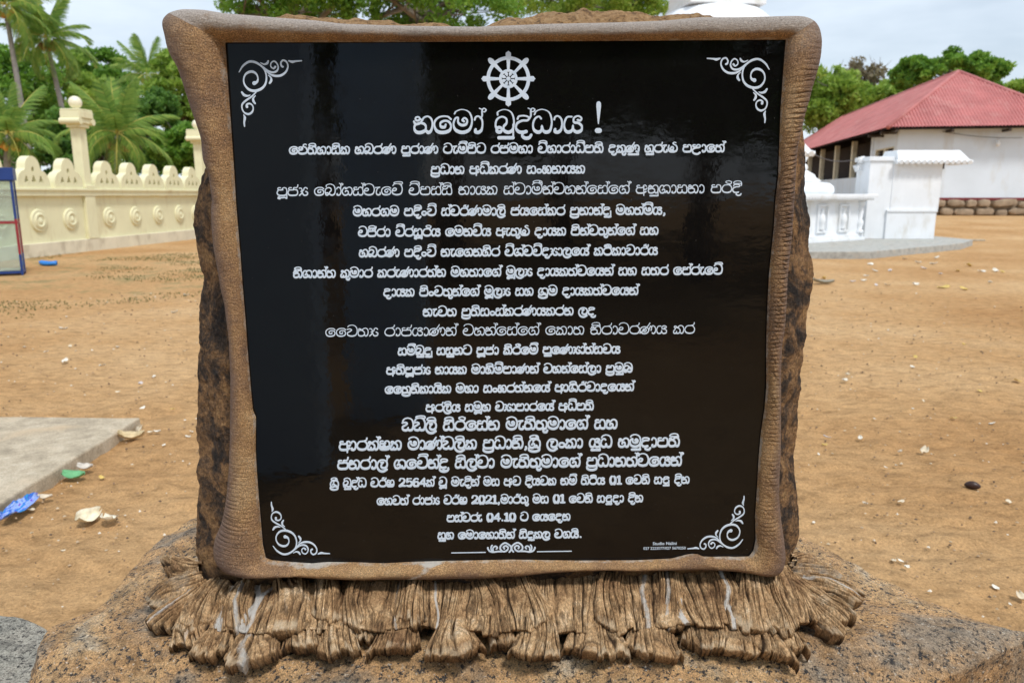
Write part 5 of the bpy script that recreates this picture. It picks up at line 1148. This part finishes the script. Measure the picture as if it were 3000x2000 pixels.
tree_at(40, 300, 66, 170, 190, 11, 'olive leafy tree crown behind the low left palm', LEAFM, n=12000, group=gB)
tree_at(200, 310, 74, 140, 165, 12, 'pale mottled leafy tree behind the tall palm trunk', LEAFL, n=11000, group=gB)
tree_at(300, 255, 80, 120, 120, 13, 'rounded dark leafy tree right of the tall palm', LEAFM, n=12000, group=gB)
tree_at(300, 420, 52, 190, 110, 14, 'dark shaded thicket tree behind the first lamp post', LEAFD, n=14000, group=gB)
tree_at(440, 390, 50, 130, 140, 15, 'dark leafy tree behind the low spreading palm', LEAFD, n=12000, group=gB)
tree_at(530, 270, 56, 105, 130, 16, 'bright green leafy tree close to the left edge of the memorial', LEAFL, n=12000, group=gB, clumps=60)
tree_at(540, 430, 44, 110, 90, 17, 'bright green bush reaching the wall crest beside the memorial', LEAFM, n=10000, group=gB, name='leafy_bush')
tree_at(110, 470, 48, 180, 70, 18, 'dark undergrowth tree just over the wall crest at left', LEAFD, n=11000, group=gB)
gC = 'trees rising above the memorial'
tree_at(850, -30, 34, 290, 125, 21, 'spreading green tree above the left half of the memorial', LEAFM, n=20000, group=gC, leaf=.11, clumps=110, limbs=9)
tree_at(1270, -30, 34, 290, 130, 22, 'tree with dark forked limbs above the middle of the memorial', LEAFM, n=17000, group=gC, leaf=.11, clumps=64, limbs=12)
tree_at(1700, -20, 40, 310, 120, 23, 'lighter green tree above the right half of the memorial beside the stupa', LEAFL, n=20000, group=gC, leaf=.12, clumps=80, limbs=10)
gR = 'trees behind the red roofed hall'
tree_at(2410, 290, 76, 130, 100, 31, 'light green tree left of the red roof', LEAFL, n=12000, group=gR, clumps=60)
tree_at(2520, 260, 84, 90, 95, 32, 'half bare tree with dry twigs left of the red roof peak', LEAFO, n=2500, group=gR, bare=True)
tree_at(2560, 320, 80, 110, 80, 33, 'low green tree rising behind the left slope of the roof', LEAFL, n=9000, group=gR)
tree_at(2760, 215, 72, 175, 62, 34, 'dense green tree behind the peak of the red roof', LEAFM, n=13000, group=gR, clumps=70)
tree_at(2865, 225, 74, 90, 55, 35, 'green tree right of the roof peak', LEAFM, n=7000, group=gR)
tree_at(3010, 265, 80, 70, 45, 36, 'thin tree at the right edge above the roof', LEAFL, n=3500, group=gR, density=.6)

# trees behind the camera: seen only as dark shapes reflected in the polished panel
gX = 'trees behind the viewer reflected in the panel'
for i, (x, y, H, rx) in enumerate(((-1.2, -11, 9, 3.4), (3.8, -12, 10, 4.0), (9, -14, 11, 4.5), (14.5, -15, 11, 4.6), (1.5, -20, 12, 5), (-5.1, -17, 11, 1.3), (7, -24, 12, 6), (18, -26, 12, 6))):
    tree((x, y, 0), H, rx, H*.42, 50+i, 'shade tree reflected in the black panel', LEAFD, n=3500, group=gX, leaf=.30, clumps=40, limbs=4)
tree((-14.5, -30, 0), 7, 3.5, 3, 70, 'shade tree reflected in the black panel', LEAFD, n=3500, group=gX, leaf=.30, clumps=40, limbs=4)

# pale stand-in walls added out of view for bluish sheens in the polished panel
bw = paint('standin_pale_blue', (.52, .72, .98), .8)
b = MB(); b.box(-3.2, -1.10, -1.0, -.72, 0, 3.1); o = b.build('standin_wall', bw, bevel=.03); tag(o, 'near pale blue wall added behind the viewer to be reflected along the left edge of the panel', 'wall')
b = MB(); b.box(-1.17, -.62, -2.1, -1.8, 0, 3.3); o = b.build('standin_pillar', bw, bevel=.03); tag(o, 'pale blue pillar added behind the viewer to be reflected left of the panel centre', 'pillar')
